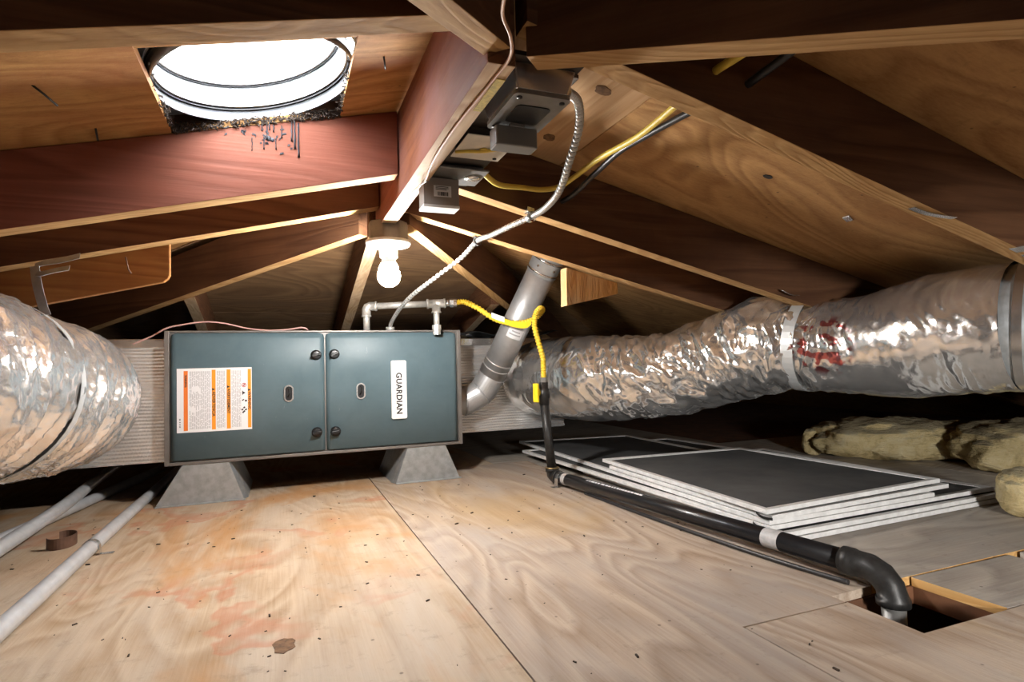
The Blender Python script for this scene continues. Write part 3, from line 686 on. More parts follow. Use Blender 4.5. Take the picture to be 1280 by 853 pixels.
# ------------------------------------------------------------------ flexible ducts
def flex(name, path, label, mat, wrinkle, parts, seed, nth=96, npl=14):
    """path: (x,y,z,r). Pleated, sagging foil jacket with real folds."""
    P = spline(path, npl); base = Vector(path[len(path) // 2][:3]); mb = MB(); vs = []; up = Vector((0, 0, 1)); n = len(P)
    s = 0; prev = None
    for i, p in enumerate(P):
        c = Vector(p[:3]); a = Vector(P[max(i - 1, 0)][:3]); b = Vector(P[min(i + 1, n - 1)][:3]); t = (b - a).normalized()
        u = (up - t * up.dot(t)).normalized(); w = t.cross(u)
        if prev is not None: s += (c - prev).length
        prev = c
        for k in range(nth):
            g = 2 * PI * k / nth; d = wrinkle(s, g, seed); d2 = Vector(u * math.cos(g) + w * math.sin(g))
            vs.append(c + d2 * (p[3] + d))
    fs = [(i * nth + k, i * nth + (k + 1) % nth, (i + 1) * nth + (k + 1) % nth, (i + 1) * nth + k) for i in range(n - 1) for k in range(nth)]
    mb.add(vs, fs, 0, True)
    t = thing(name, label, 'duct', base); o = build('foil_jacket', mb, mat, t); ss = [0]
    for i in range(1, n): ss.append(ss[-1] + (Vector(P[i][:3]) - Vector(P[i - 1][:3])).length)
    uv = o.data.uv_layers.new(name='along_round'); q = []
    for i in range(n - 1):
        for k in range(nth): q += [ss[i], k / nth, ss[i], (k + 1) / nth, ss[i + 1], (k + 1) / nth, ss[i + 1], k / nth]
    uv.data.foreach_set('uv', q)
    return t, P
def ridged(v): return 1 - abs(noise.noise(v)) * 2
def wr_left(s, g, sd):
    cx, cy = math.cos(g), math.sin(g); sw = s + .05 * cx + .03 * noise.noise((s * 5, cx * 1.5, cy * 1.5 + sd))
    a = ridged((sw * 17, cx * .9, cy * .9 + sd)); b = ridged((sw * 38 + cx, cx * 1.7 + 9, cy * 1.7 + sd)); c = noise.noise((s * 70, cx * 11, cy * 11 + sd))
    low = max(0, -cx)                       # fine radial pleats underneath
    pl = abs(math.sin(g * 46 + 6 * noise.noise((s * 6, sd, 1)))) * low
    return .011 * a + .006 * b + .003 * c + .0035 * pl - .012
def wr_right(s, g, sd):
    cx, cy = math.cos(g), math.sin(g)
    k = lambda a, b, w: max(0, min(1, (s - a) / w)) * max(0, min(1, (b - s) / w))
    am = .22 + .85 * k(.30, 1.42, .25) - .5 * k(1.36, 1.9, .12)
    sw = s + .09 * cx * k(.25, 1.1, .2) + .03 * noise.noise((s * 5, cx * 1.6, cy * 1.6 + sd))
    a = ridged((sw * 15, cx * 1.3, cy * 1.3 + sd)); b = ridged((sw * 34, cx * 2.4 + 9, cy * 2.4 + sd)); c = noise.noise((s * 60, cx * 9, cy * 9 + sd))
    return am * (.012 * a + .0075 * b + .003 * c - .010) + .004 * noise.noise((s * 7, cx * 1.2, cy * 1.2 + 5))
tL, PL = flex('flexible_duct', [(-.63, 2.245, .372, .12), (-.63, 2.225, .372, .168), (-.625, 2.19, .372, .180), (-.60, 2.08, .372, .187), (-.575, 1.92, .378, .192), (-.567, 1.735, .388, .192), (-.57, 1.573, .402, .190), (-.585, 1.30, .425, .19), (-.62, 1.0, .43, .19), (-.70, .65, .42, .19), (-.80, .3, .41, .19), (-.85, .05, .40, .19)],
    'fat wrinkled foil duct coming forward at the left edge beside the furnace', FOIL_L, wr_left, None, 11, 224, 40)
tR, PR = flex('flexible_duct', [(1.05, 2.402, .374, .12), (1.05, 2.385, .374, .150), (1.055, 2.35, .374, .163), (1.085, 2.26, .375, .167), (1.125, 2.16, .373, .171), (1.168, 2.037, .371, .169), (1.234, 1.936, .373, .161), (1.326, 1.759, .385, .146), (1.405, 1.595, .433, .148), (1.443, 1.417, .475, .151), (1.472, 1.32, .471, .136), (1.501, 1.233, .463, .130), (1.536, 1.112, .461, .144), (1.555, .995, .474, .154), (1.566, .91, .485, .154), (1.573, .85, .488, .152), (1.582, .80, .488, .149)],
    'long crumpled foil duct running right from the plenum toward the right edge', FOIL_R, wr_right, None, 23, 176, 30)
# straps on ducts
def strap_round(P, s_at, w, parent, mats, extra=.004, a0=0, a1=2 * PI):
    i = s_at; c = Vector(P[i][:3]); t = (Vector(P[i + 1][:3]) - Vector(P[i - 1][:3])).normalized(); u = (Vector((0, 0, 1)) - t * t.z).normalized(); wv = t.cross(u); r = P[i][3] + extra
    pts = [c + (u * math.cos(a0 + (a1 - a0) * k / 48) + wv * math.sin(a0 + (a1 - a0) * k / 48)) * r for k in range(49)]
    return pts, t, r
iL = min(range(2, len(PL) - 2), key=lambda k: abs(PL[k][1] - 1.46))
ptsL, tt, rr = strap_round(PL, iL, .03, tL, GALV, .001)
hs = thing('duct_strap', 'galvanised hanger strap looped around the left duct and nailed to the rafter above', 'strap', (-.49, 1.48, .67))
build('band', MB().ribbon(ptsL, tt, .026, .0012), simple('grey_zinc_strap', (.55, .58, .6), .5, .4), hs)
build('hanger', MB().ribbon(spline([(-.455, 1.47, .562), (-.465, 1.48, .585), (-.478, 1.492, .63), (-.486, 1.503, .668)], 5), (.9, -.35, .1), .020, .0014), GALV, hs)
build('curled_end', MB().ribbon(spline([(-.486, 1.505, .668), (-.470, 1.503, .676), (-.44, 1.500, .682), (-.405, 1.498, .693)], 5), (0, .3, 1), .013, .0014), GALV, hs)
build('curled_end', MB().ribbon(spline([(-.482, 1.498, .652), (-.468, 1.485, .650), (-.445, 1.482, .657), (-.42, 1.485, .664)], 5), (0, .7, 1), .014, .0014), GALV, hs)
i2 = min(range(2, len(PR) - 2), key=lambda k: abs(PR[k][1] - 1.30))
ptsR, tt2, rr2 = strap_round(PR, i2, .03, tR, GALV, .006)
hs = thing('duct_strap', 'galvanised strap squeezing the middle of the right foil duct', 'strap', (1.45, 1.28, .60))
build('band', MB().ribbon(ptsR, tt2, .034, .0014), simple('dull_zinc_strap', (.55, .57, .58), .5, .5), hs)
tp = max(ptsR, key=lambda p: p.z)
build('hanger', MB().ribbon(spline([tp, tp + Vector((-.03, -.01, .012)), (1.345, 1.232, .612), (1.30, 1.228, .625)], 5), (.2, .9, .3), .03, .0014), STEEL, hs)
# right metal collar at frame edge
cl = thing('metal_duct', 'smooth galvanised collar joining the right foil duct at the right edge', 'duct', (1.7, .8, .34))
mb = MB(); mb.tube([Vector(p) for p in ((1.582, .825, .488), (1.596, .785, .487), (1.635, .755, .486), (1.70, .735, .475), (1.80, .72, .455), (2.1, .70, .40))], .1475, 48, 0, False); build('sleeve', mb, GALV, cl)
mb = MB(); mb.tube([(1.588, .807, .488), (1.594, .791, .487)], .1505, 48, 0, False); build('band', mb, STEEL, cl)
# strap at rafter near the right edge, foil tape scraps
hs = thing('duct_strap', 'shiny strap pieces nailed under the wide rafter at the right edge', 'strap', (1.30, .65, .61))
build('band', MB().ribbon(spline([(1.25, .63, .622), (1.29, .632, .613), (1.34, .64, .600), (1.45, .68, .60), (1.55, .74, .625)], 5), (0, 1, 0), .035, .0014), STEEL, hs)
tag(build('foil_scrap', MB().ribbon(spline([(1.00, .655, zr(1.0) - .001), (1.035, .650, zr(1.035) - .002), (1.075, .633, zr(1.075) - .001)], 4), (.1, 1, 0), .012, .0008), STEEL, None, (1.03, .65, zr(1.03))), 'thin strip of shiny foil stuck under the wide right rafter', 'foil scrap')
tag(build('metal_clip', MB().obox((1.258, .973, planes['right'](1.258, 0) - .001), (.012, .004, -.003), (0, .009, 0), (0, 0, .001)), STEEL, None, (1.258, .973, .76)), 'small metal plate on the right roof boards', 'clip')

# ------------------------------------------------------------------ vent pipe
vp = thing('vent_pipe', 'slanted silver double-wall vent pipe rising from the right side of the furnace', 'vent pipe', (.70, 2.33, .284))
a = Vector((.818, 2.295, .395)); b = Vector((.955, 1.965, .862)); d = (b - a).normalized()
mb = MB().tube([a, b - d * .10], .057, 36); build('pipe', mb, VENTM, vp)
mb = MB(); mb.tube([b - d * .10, b - d * .097, b - d * .015, b - d * .012, b + d * .02], [.0575, .0605, .0605, .0625, .0625], 36); build('top_collar', mb, VENTM, vp)
mb = MB()
for q in (.035, .085): mb.tube([b - d * (q + .004), b - d * (q - .004)], .0632 if q < .08 else .0615, 36)
for k in range(3):
    g = k * 1.1 + 3.0; u = d.orthogonal().normalized(); w = d.cross(u); p = b - d * .06 + (u * math.cos(g) + w * math.sin(g)) * .061; mb.lathe([(.005, 0), (.005, .002), (.0001, .003)], p, p - (b - d * .06), 8)
build('seam_ring', mb, STEEL, vp)
mb = MB()
for q in (.0, .045, .075): mb.tube([a + d * (q - .003), a + d * (q + .003)], .0592, 36)
build('lower_ring', mb, VENTM, vp)
el = [(.655, 2.335, .286), (.70, 2.335, .286), (.715, 2.334, .288), (.77, 2.322, .318), (.783, 2.317, .33), a]
mb = MB(); mb.tube(el, .057, 36, 0, True, False); build('elbow', mb, VENTM, vp)
mb = MB()
for p, q in (((.703, 2.335, .2865), (.709, 2.3345, .287)), ((.774, 2.320, .322), (.779, 2.3185, .326))): mb.tube([p, q], .0600, 36)
build('elbow_ring', mb, VENTM, vp)
c = a + d * .235; view = Vector((-.15, -1, .0)); n = (view - d * view.dot(d)).normalized(); w = d.cross(n)
mb = MB(); vs = []
for j in (-1, 1):
    for k in range(7):
        g = (-.55 + 1.1 * k / 6); vs.append(c + d * j * .022 + (n * math.cos(g) + w * math.sin(g)) * .0578)
mb.add(vs, [(k, k + 1, 8 + k, 7 + k) for k in range(6)]); lb = build('paper_label', mb, LABELW, vp)
mb = MB()
for j, hw in ((.010, .3), (-.004, .42)):
    vs = []
    for q in (-.003, .003):
        for k in range(5): g = -hw + 2 * hw * k / 4; vs.append(c + d * (j + q) + (n * math.cos(g) + w * math.sin(g)) * .0582)
    mb.add(vs, [(k, k + 1, 6 + k, 5 + k) for k in range(4)])
build('print', mb, GREYINK, lb)

# ------------------------------------------------------------------ gas piping
gp = thing('gas_pipe', 'pale galvanised gas pipe with elbow and tee on top of the furnace', 'pipe', (.42, 2.2, .577))
A1, A2, A3 = Vector((.296, 2.222, .585)), Vector((.296, 2.222, .668)), Vector((.552, 2.168, .677)); A4 = Vector((.552, 2.166, .566)); A5 = Vector((.60, 2.155, .679))
build('pipe', MB().tube([A1 - Vector((0, 0, .008)), A2], .0125, 16).tube([A2, A3], .0125, 16).tube([A3, A4], .0115, 16), PIPE_GALV, gp)
mb = MB(); mb.tube([A2 + Vector((0, 0, -.04)), A2 + Vector((0, 0, -.034)), A2 + Vector((0, 0, -.033)), A2 + Vector((0, 0, -.012)), A2 + Vector((.004, 0, -.003)), A2 + Vector((.012, -.002, .001)), A2 + Vector((.03, -.006, .001)), A2 + Vector((.031, -.006, .001)), A2 + Vector((.038, -.008, .001))], [.0185, .0185, .0165, .0165, .0165, .0165, .0165, .0185, .0185], 16); build('elbow', mb, PIPE_GALV, gp)
mb = MB(); xd = (A5 - A2).normalized()
mb.tube([A3 - xd * .036, A3 - xd * .029, A3 - xd * .028, A3 + xd * .028, A3 + xd * .029, A3 + xd * .036], [.019, .019, .0165, .0165, .019, .019], 16); mb.tube([A3 - Vector((0, 0, .005)), A3 - Vector((0, 0, .030)), A3 - Vector((0, 0, .031)), A3 - Vector((0, 0, .037))], [.0165, .0165, .019, .019], 16); build('tee', mb, PIPE_GALV, gp)
mb = MB(); mb.tube([A4 + Vector((0, 0, .028)), A4 + Vector((0, 0, .010)), A4 + Vector((0, 0, .009)), A4 - Vector((0, 0, .008))], [.018, .018, .0155, .0155], 8, 0, True, False); build('drip_cap', mb, PIPE_GALV, gp)
mb = MB(); mb.tube([A3 + xd * .036, A3 + xd * .052], .0135, 16); mb.tube([A3 + xd * .052, A3 + xd * .066], .017, 6, 0, True, False); mb.tube([A3 + xd * .066, A3 + xd * .078], .0155, 8, 0, True, False); build('union_nut', mb, STEEL, gp)
# yellow corrugated connector
S = A3 + xd * .078
fx = thing('gas_hose', 'yellow corrugated gas hose looping in front of the vent pipe', 'hose', S)
RT = Vector((.885, 1.925, .372))
hose = spline([S, S + Vector((.03, -.01, .002)), (.700, 2.10, .653), (.748, 2.065, .612), (.80, 2.035, .592), (.855, 2.005, .594), (.893, 1.985, .612), (.908, 1.97, .634), (.893, 1.955, .640), (.870, 1.945, .618), (.862, 1.94, .575), (.872, 1.935, .52), (.886, 1.93, .46), (.8865, 1.927, .42), RT + Vector((0, 0, .012))], 30)
rs = [.0098 + .0018 * math.sin(i * 1.05) for i in range(len(hose))]
build('corrugated_tube', MB().tube(hose, rs, 14), YELLOW, fx)
build('hose_nut', MB().tube([RT + Vector((0, 0, .012)), RT + Vector((0, 0, -.012))], .0165, 6, 0, True, False), GALV_D, fx)
mb = MB(); mb.ribbon(spline([(.752, 2.040, .610), (.80, 2.012, .588), (.845, 1.99, .580), (.868, 1.985, .594)], 5), (.1, .3, 1), .024, .0012)
build('yellow_tag', mb, YTAG, fx); build('white_tag', MB().ribbon([(.735, 2.052, .624), (.757, 2.038, .612), (.777, 2.026, .604)], (.1, .3, 1), .022, .0014), LABELW, fx)
# black iron riser and run
bp = thing('black_gas_pipe', 'black iron gas pipe rising from and running along the floor beside the screens', 'pipe', (.90, 1.90, 0))
RB = Vector((.905, 1.918, .046))
build('riser', MB().tube([RT - Vector((0, 0, .08)), RB], .0165, 18), IRON_W, bp)
mb = MB(); mb.tube([RT - Vector((0, 0, .005)), RT - Vector((0, 0, .028)), RT - Vector((0, 0, .030)), RT - Vector((0, 0, .062)), RT - Vector((0, 0, .064)), RT - Vector((0, 0, .085))], [.0165, .0165, .0215, .0215, .018, .018], 14); vb = build('valve_body', mb, IRON_W, bp)
mb = MB(); c = RT + Vector((-.030, -.008, -.042)); mb.tube([c + Vector((.022, .006, 0)), c], .007, 10); mb.obox(c + Vector((-.006, -.002, 0)), (.004, .001, 0), (-.004, .012, 0), (0, 0, .034)); mb.obox(c + Vector((-.002, 0, .002)), (.009, .002, 0), (-.002, .009, 0), (0, 0, .012)); build('valve_handle', mb, YTAG, vb, None, .002)
E1 = Vector((.908, 1.880, .030))
mb = MB(); mb.tube([RB + Vector((0, 0, .008)), RB + Vector((0, 0, -.002)), RB + Vector((0, 0, -.003)), RB + Vector((0, -.003, -.012)), RB + Vector((.001, -.014, -.017)), E1, E1 + Vector((0, -.001, 0)), E1 + Vector((.001, -.012, 0))], [.0245, .0245, .021, .0215, .0215, .021, .0245, .0245], 18); build('lower_elbow', mb, IRON_W, bp)
build('brass_ring', MB().tube([RB + Vector((0, 0, .009)), RB + Vector((0, 0, .014))], .0252, 18), BRASSY, bp)
E2 = Vector((1.003, .800, .040))
build('run', MB().tube([E1 + Vector((.001, -.012, 0)), E2], .0205, 20), IRON, bp)
rd = (E2 - E1).normalized()
mb = MB(); mb.tube([E2 - rd * .02, E2 - rd * .001, E2, E2 + rd * .03, E2 + rd * .05 + Vector((0, 0, -.008)), E2 + rd * .064 + Vector((0, 0, -.024)), E2 + rd * .069 + Vector((0, 0, -.042)), E2 + rd * .069 + Vector((0, 0, -.043)), E2 + rd * .069 + Vector((0, 0, -.055))], [.0265, .0265, .0245, .0245, .0245, .0245, .0245, .0275, .0275], 20); build('end_elbow', mb, IRON_W, bp)
build('drop', MB().tube([E2 + rd * .069 + Vector((0, 0, -.055)), E2 + rd * .069 + Vector((0, 0, -.23))], .0195, 18), GALV_D, bp)
def wrap(q, ln, mat, name):
    p = E1 + rd * q; mb = MB().tube([p, p + rd * ln], .0209, 20, 0, False); return build(name, mb, mat, bp)
DIRTY = simple('dusty_pipe_label', (.50, .49, .49), .5, var=.3, vscale=60); wrap(.885, .042, DIRTY, 'paper_label'); wrap(.05, .022, DIRTY, 'tape_band')
# stencilled white print on the run
side = rd.cross(Vector((0, 0, 1))).normalized()
upv = (Vector((0, 0, 1)) * .8 - side * .0).normalized()
mb = MB(); rnd = random.Random(9); q = .20
while q < .48:
    ln = rnd.choice((.005, .008, .011)); p = E1 + rd * q + Vector((-.35, -.0, .94)).normalized() * .0206
    mb.obox(p, rd * ln * .5, Vector((.94, 0, .35)) * .0028, Vector((-.35, 0, .94)) * .0003); q += ln + rnd.choice((.003, .004, .007))
o = build('pipe_print', mb, LABELW, bp); o['kind'] = 'stuff'
mb = MB(); p = E1 + rd * .03
mb.ribbon([p + Vector((-.042, 0, -.028)), p + Vector((-.024, 0, -.028)), p + Vector((-.0225, 0, 0)), p + Vector((-.016, 0, .016)), p + Vector((0, 0, .0225)), p + Vector((.016, 0, .016)), p + Vector((.0225, 0, 0)), p + Vector((.023, 0, -.028))], rd, .022, .0014)
tag(build('pipe_clip', mb, STEEL, None, (.9, 1.86, 0)), 'bright clip holding the black pipe at its floor elbow', 'clip')
# thin second black line under the run
tag(build('thin_dark_line', MB().tube(spline([(.92, 1.70, .006), (.93, 1.4, .006), (.945, 1.12, .006), (.962, .94, .006), (.985, .80, .006)], 8), .005, 8), BLACKCABLE, None, (.94, 1.2, 0)), 'thin dark line lying on the floor under the black pipe', 'cable')

# ------------------------------------------------------------------ lamp
lp = thing('ceiling_lamp', 'bare lit bulb in a white holder under a metal box at the ridge end', 'lamp', (.267, 1.55, .826))
LC = Vector((.267, 1.55, 0))
n8 = [(.050 if k % 2 else .050) for k in range(8)]
mb = MB(); pts = [(LC.x + .0535 * math.cos(PI / 8 + k * PI / 4), LC.y + .0535 * math.sin(PI / 8 + k * PI / 4), .772) for k in range(8)]; mb.prism(pts, (0, 0, .050)); build('octagon_box', mb, simple('dusty_taupe_box', (.16, .14, .12), .55, .2, var=.3, vscale=30), lp, None, .003)
mb = MB(); mb.lathe([(.0001, .772), (.060, .772), (.060, .766), (.055, .760), (.030, .757), (.024, .752), (.023, .728), (.0001, .728)], LC, (0, 0, 1), 40); build('lamp_holder', mb, WHITE, lp)
mb = MB(); mb.lathe([(.0165, .730), (.018, .722), (.0205, .7128)], LC, (0, 0, 1), 32); build('bulb_neck', mb, WHITE, lp)
mb = MB(); prof = [(.0205, .7125), (.026, .700)] + [(.0305 * math.cos(t), .679 - .0305 * math.sin(t)) for t in [-.62 + k * (PI / 2 + .62) / 12 for k in range(12)]] + [(.0003, .6485)]
mb.lathe(prof, LC, (0, 0, 1), 32); build('bulb', mb, BULB, lp)

# ------------------------------------------------------------------ electrical boxes along the ridge
tag(build('backing_plate', MB().box((.2835, .68, .836), (.388, 1.23, .842)), DARKPLATE, None, (.345, .96, .855)), 'dark brown metal backing plate beside the ridge above the boxes', 'plate')
def plate_hole(): pass
jb = thing('junction_box', 'square metal junction box with a plugged-in unit, nearest of the boxes under the ridge side', 'electrical box', (.33, .76, .836))
mb = MB(); mb.hexa([(.296, .70, .800), (.372, .70, .800), (.372, .815, .800), (.296, .815, .800), (.2875, .692, .836), (.382, .692, .836), (.382, .824, .836), (.2875, .824, .836)]); build('box', mb, STEEL, jb, None, .003)
for a in (.281, .382): build('mounting_ear', MB().box((a, .700, .829), (a + .008, .818, .8355)), STEEL, jb, None, .001)
mb = MB(); mb.rbox((.292, .696, .794), (.376, .819, .800), .008, 3, 0, 'z'); cv = build('cover', mb, GALV_D, jb)
mb = MB(); mb.rbox((.308, .728, .7925), (.360, .785, .794), .008, 3, 0, 'z'); build('receptacle_reflection', mb, BLACK, cv)  # black receptacle area also paints the dark reflection in the cover's middle
for x, y in ((.302, .708), (.366, .708), (.302, .808), (.366, .808)): build('screw', MB().lathe([(.004, 0), (.004, .002), (.0001, .0025)], (x, y, .794), (0, 0, -1), 8), IRON_W, cv)
mb = MB(); mb.rbox((.298, .790, .760), (.366, .822, .790), .004, 2, 0, 'z'); mb.box((.32, .79, .788), (.345, .812, .795)); build('plug_unit', mb, simple('grey_plug_unit', (.22, .22, .215), .4, .4), jb, None, .002)
cp = thing('cover_plate', 'cream blank cover plate with yellow wire, middle of the boxes', 'electrical box', (.335, .96, .836))
mb = MB(); mb.hexa([(.291, .905, .818), (.384, .905, .818), (.384, 1.015, .818), (.291, 1.015, .818), (.291, .905, .820), (.384, .905, .820), (.384, 1.015, .820), (.291, 1.015, .820)]); build('plate', mb, BEIGE, cp, None, .002)
build('box', MB().box((.297, .915, .821), (.378, 1.005, .836)), DARKPLATE, cp)
mb = MB(); mb.tube(spline([(.292, .985, .8165), (.315, .972, .815), (.338, .962, .814), (.36, .95, .8155), (.40, .935, .817)], 6), .003, 8); mb.lathe([(.008, 0), (.008, .002), (.004, .003)], (.338, .962, .8175), (0, 0, -1), 10); build('yellow_wire', mb, YELLOW2, cp)
build('screw', MB().lathe([(.004, 0), (.004, .002), (.0001, .0025)], (.372, 1.0, .818), (0, 0, -1), 8), IRON_W, cp)
rb = thing('relay_box', 'small square metal box with white relay unit and barcode, nearest the lamp', 'electrical box', (.33, 1.14, .836))
mb = MB(); mb.box((.290, 1.09, .824), (.395, 1.19, .829)); mb.box((.300, 1.10, .829), (.385, 1.18, .836)); build('box', mb, GALV_D, rb, None, .002)
mb = MB(); mb.lathe([(.017, 0), (.017, .003), (.0001, .0035)], (.372, 1.135, .824), (0, 0, -1), 20); build('knockout', mb, STEEL, rb)
mb = MB(); mb.rbox((.270, 1.143, .760), (.345, 1.185, .820), .003, 2, 0, 'y'); ru = build('relay_unit', mb, RELAY, rb, None, .001)
build('relay_base', MB().box((.2695, 1.1425, .7585), (.3455, 1.1855, .764)), WHITE, rb)
build('barcode_label', MB().box((.291, 1.1422, .781), (.328, 1.1432, .804)), LABELW, ru)
mb = MB(); rnd = random.Random(2); x = .299
while x < .321: w = rnd.choice((.0008, .0014, .002)); mb.box((x, 1.1416, .783), (x + w, 1.1423, .791)); x += w + rnd.choice((.0008, .0014))
for z in (.795, .798, .801): mb.box((.295, 1.1416, z), (.295 + rnd.uniform(.018, .028), 1.1423, z + .0012))
build('barcode', mb, INK, ru)
# low-voltage wire stapled along the ridge underside
mb = MB().tube(spline([(.205, .50, .80), (.222, .56, .806), (.247, .60, .807), (.262, .64, .807), (.262, .70, .8075), (.256, .85, .8075), (.258, 1.0, .8075), (.270, 1.12, .8075), (.272, 1.17, .8075)], 8), .0022, 8)
tag(build('thin_wire', mb, CREAMWIRE, None, (.25, .9, .808)), 'thin tan wire stapled along the ridge underside', 'wire')
mb = MB(); mb.tube(spline([(.272, 1.15, .8075), (.263, 1.22, .8068), (.255, 1.29, .8068), (.262, 1.33, .8072), (.268, 1.24, .8068), (.276, 1.16, .8075)], 6), .0009, 6); mb.tube(spline([(.268, 1.10, .797), (.262, 1.14, .80), (.27, 1.165, .806)], 5), .0011, 6)
tag(build('stray_wire', mb, BLACKCABLE, None, (.265, 1.25, .807)), 'hair-thin stray wire ends at the relay unit on the ridge underside', 'wire')
build('yellow_sticker', MB().box((.266, .70, .8088), (.279, .80, .8099)), simple('yellow_sticker_paint', (.62, .47, .08), .6, var=.4, vscale=180), ridge)

# flexible metal conduit
bx = spline([(.38, .752, .835), (.40, .757, .838), (.437, .79, .842), (.470, .85, .828), (.492, .93, .800), (.516, 1.02, .776), (.535, 1.12, .772), (.546, 1.215, .778), (.535, 1.33, .780), (.523, 1.45, .781), (.513, 1.53, .784), (.487, 1.62, .748), (.430, 1.74, .700), (.402, 1.90, .672), (.392, 2.06, .645), (.387, 2.18, .615), (.386, 2.228, .596), (.386, 2.235, .578)], 44)
rs = [.0062 + .0015 * math.sin(i * 1.0472) for i in range(len(bx))]
fc = thing('flexible_conduit', 'spiral metal flexible conduit curving from the top box down to the furnace', 'conduit', (.51, 1.5, .78))
build('spiral_armour', MB().tube(bx, rs, 12, lambda i: 1 if i % 6 in (3, 4) else 0), [simple('armour_zinc', (.58, .58, .56), .36, .6, var=.2), simple('armour_groove_shade', (.07, .07, .065), .6)], fc)  # shade in the spiral grooves put into the colour as dark rings
build('box_connector', MB().tube([(.386, 2.234, .592), (.386, 2.235, .577)], .0165, 12), PIPE_GALV, fc); build('top_connector', MB().tube([(.378, .752, .835), (.40, .757, .838)], .0115, 12), STEEL, fc)
def cclip(p, label):
    p = Vector(p); mb = MB(); mb.tube([p + Vector((0, -.007, 0)), p + Vector((0, .007, 0))], .0125, 12, 0, False); mb.obox(p + Vector((0, .006, .016)), (.009, 0, -.002), (0, .010, 0), (0, 0, .006))
    tag(build('conduit_clip', mb, STEEL, None, p), label, 'clip')
cclip((.545, 1.232, .778), 'clip fixing the spiral conduit to the middle right rafter'); cclip((.514, 1.535, .783), 'clip fixing the spiral conduit to the rafter nearest the lamp')
# yellow and black cables through the rafters
yc = spline([(.392, 1.13, .838), (.44, 1.165, .826), (.507, 1.195, .834), (.56, 1.20, .835), (.60, 1.19, .842), (.622, 1.15, .856), (.637, 1.06, .870), (.645, .93, .868), (.635, .80, .871), (.612, .69, .862), (.573, .634, .839), (.562, .55, .83), (.552, .46, .835), (.545, .42, .835)], 10)
tag(build('electrical_cable', MB().tube(yc, .0062, 10), YELLOW2, None, (.6, 1.0, .86)), 'yellow flat cable from the relay box up through the wide rafter', 'cable')
bc = spline([(.60, 1.36, .82), (.635, 1.22, .825), (.65, 1.12, .85), (.655, 1.02, .868), (.655, .93, .866), (.662, .80, .862), (.662, .70, .850), (.631, .634, .829), (.637, .55, .842), (.615, .45, .845), (.59, .38, .84)], 10)
tag(build('electrical_cable', MB().tube(bc, .0062, 10), BLACKCABLE, None, (.65, 1.0, .86)), 'black cable beside the yellow cable going through the wide rafter', 'cable')
# red wire on furnace
rw = spline([(-.46, 2.24, .535), (-.403, 2.235, .562), (-.36, 2.232, .588), (-.31, 2.23, .600), (-.261, 2.23, .608), (-.22, 2.23, .6085), (-.175, 2.23, .602), (-.12, 2.23, .588), (-.06, 2.23, .580), (-.02, 2.232, .5795), (.03, 2.232, .584), (.061, 2.23, .589), (.08, 2.23, .586), (.088, 2.24, .579)], 7)
tag(build('thermostat_wire', MB().tube(rw, .0028, 8), PINKWIRE, None, (-.2, 2.23, .58)), 'thin pinkish wire arching over the left top of the furnace', 'wire')

# ------------------------------------------------------------------ conduits on the left floor
def conduit(pts, r, label):
    return tag(build('metal_conduit', MB().tube(spline(pts, 8), r, 18), EMT, None, Vector(pts[len(pts) // 2]) * 1.0), label, 'conduit', None)
conduit([(-.445, .45, .019), (-.436, 1.2, .019), (-.434, 1.75, .019), (-.427, 2.56, .019), (-.425, 3.4, .019)], .0165, 'pale grey conduit nearest the furnace stand, with a one-hole clip, on the left floor')
conduit([(-.565, .6, .058), (-.588, 1.55, .055), (-.600, 2.05, .054), (-.626, 2.45, .056), (-.66, 3.0, .056), (-.70, 3.6, .056)], .0175, 'upper pale grey conduit crossing over another under the left duct')
conduit([(-.80, 1.2, .0185), (-.722, 1.6, .0185), (-.66, 2.0, .0185), (-.585, 2.45, .0185), (-.50, 3.0, .0185), (-.45, 3.5, .0185)], .0165, 'lower pale grey conduit at the far left crossing under another')
mb = MB(); p = Vector((-.4345, 1.70, .019)); r = .0180
mb.ribbon([p + Vector((-.018, 0, -.017))] + [p + Vector((-r * math.cos(t), 0, r * math.sin(t))) for t in [k * PI / 10 for k in range(11)]] + [p + Vector((.020, 0, -.0178)), p + Vector((.048, -.004, -.0175))], (0, 1, 0), .016, .0014)
tag(build('conduit_clip', mb, STEEL, None, p), 'one-hole clip over the conduit nearest the furnace stand', 'clip')
mb = MB(); pts = [(-.53 + .030 * math.cos(t), 1.83 + .045 * math.sin(t), .0145) for t in [math.radians(-150 + k * 13) for k in range(22)]]
mb.ribbon(pts, (0, 0, 1), .028, .0012); tag(build('metal_band', mb, RUST, None, (-.53, 1.83, 0)), 'curled rusty metal band lying on the floor beside the left conduits', 'metal band')

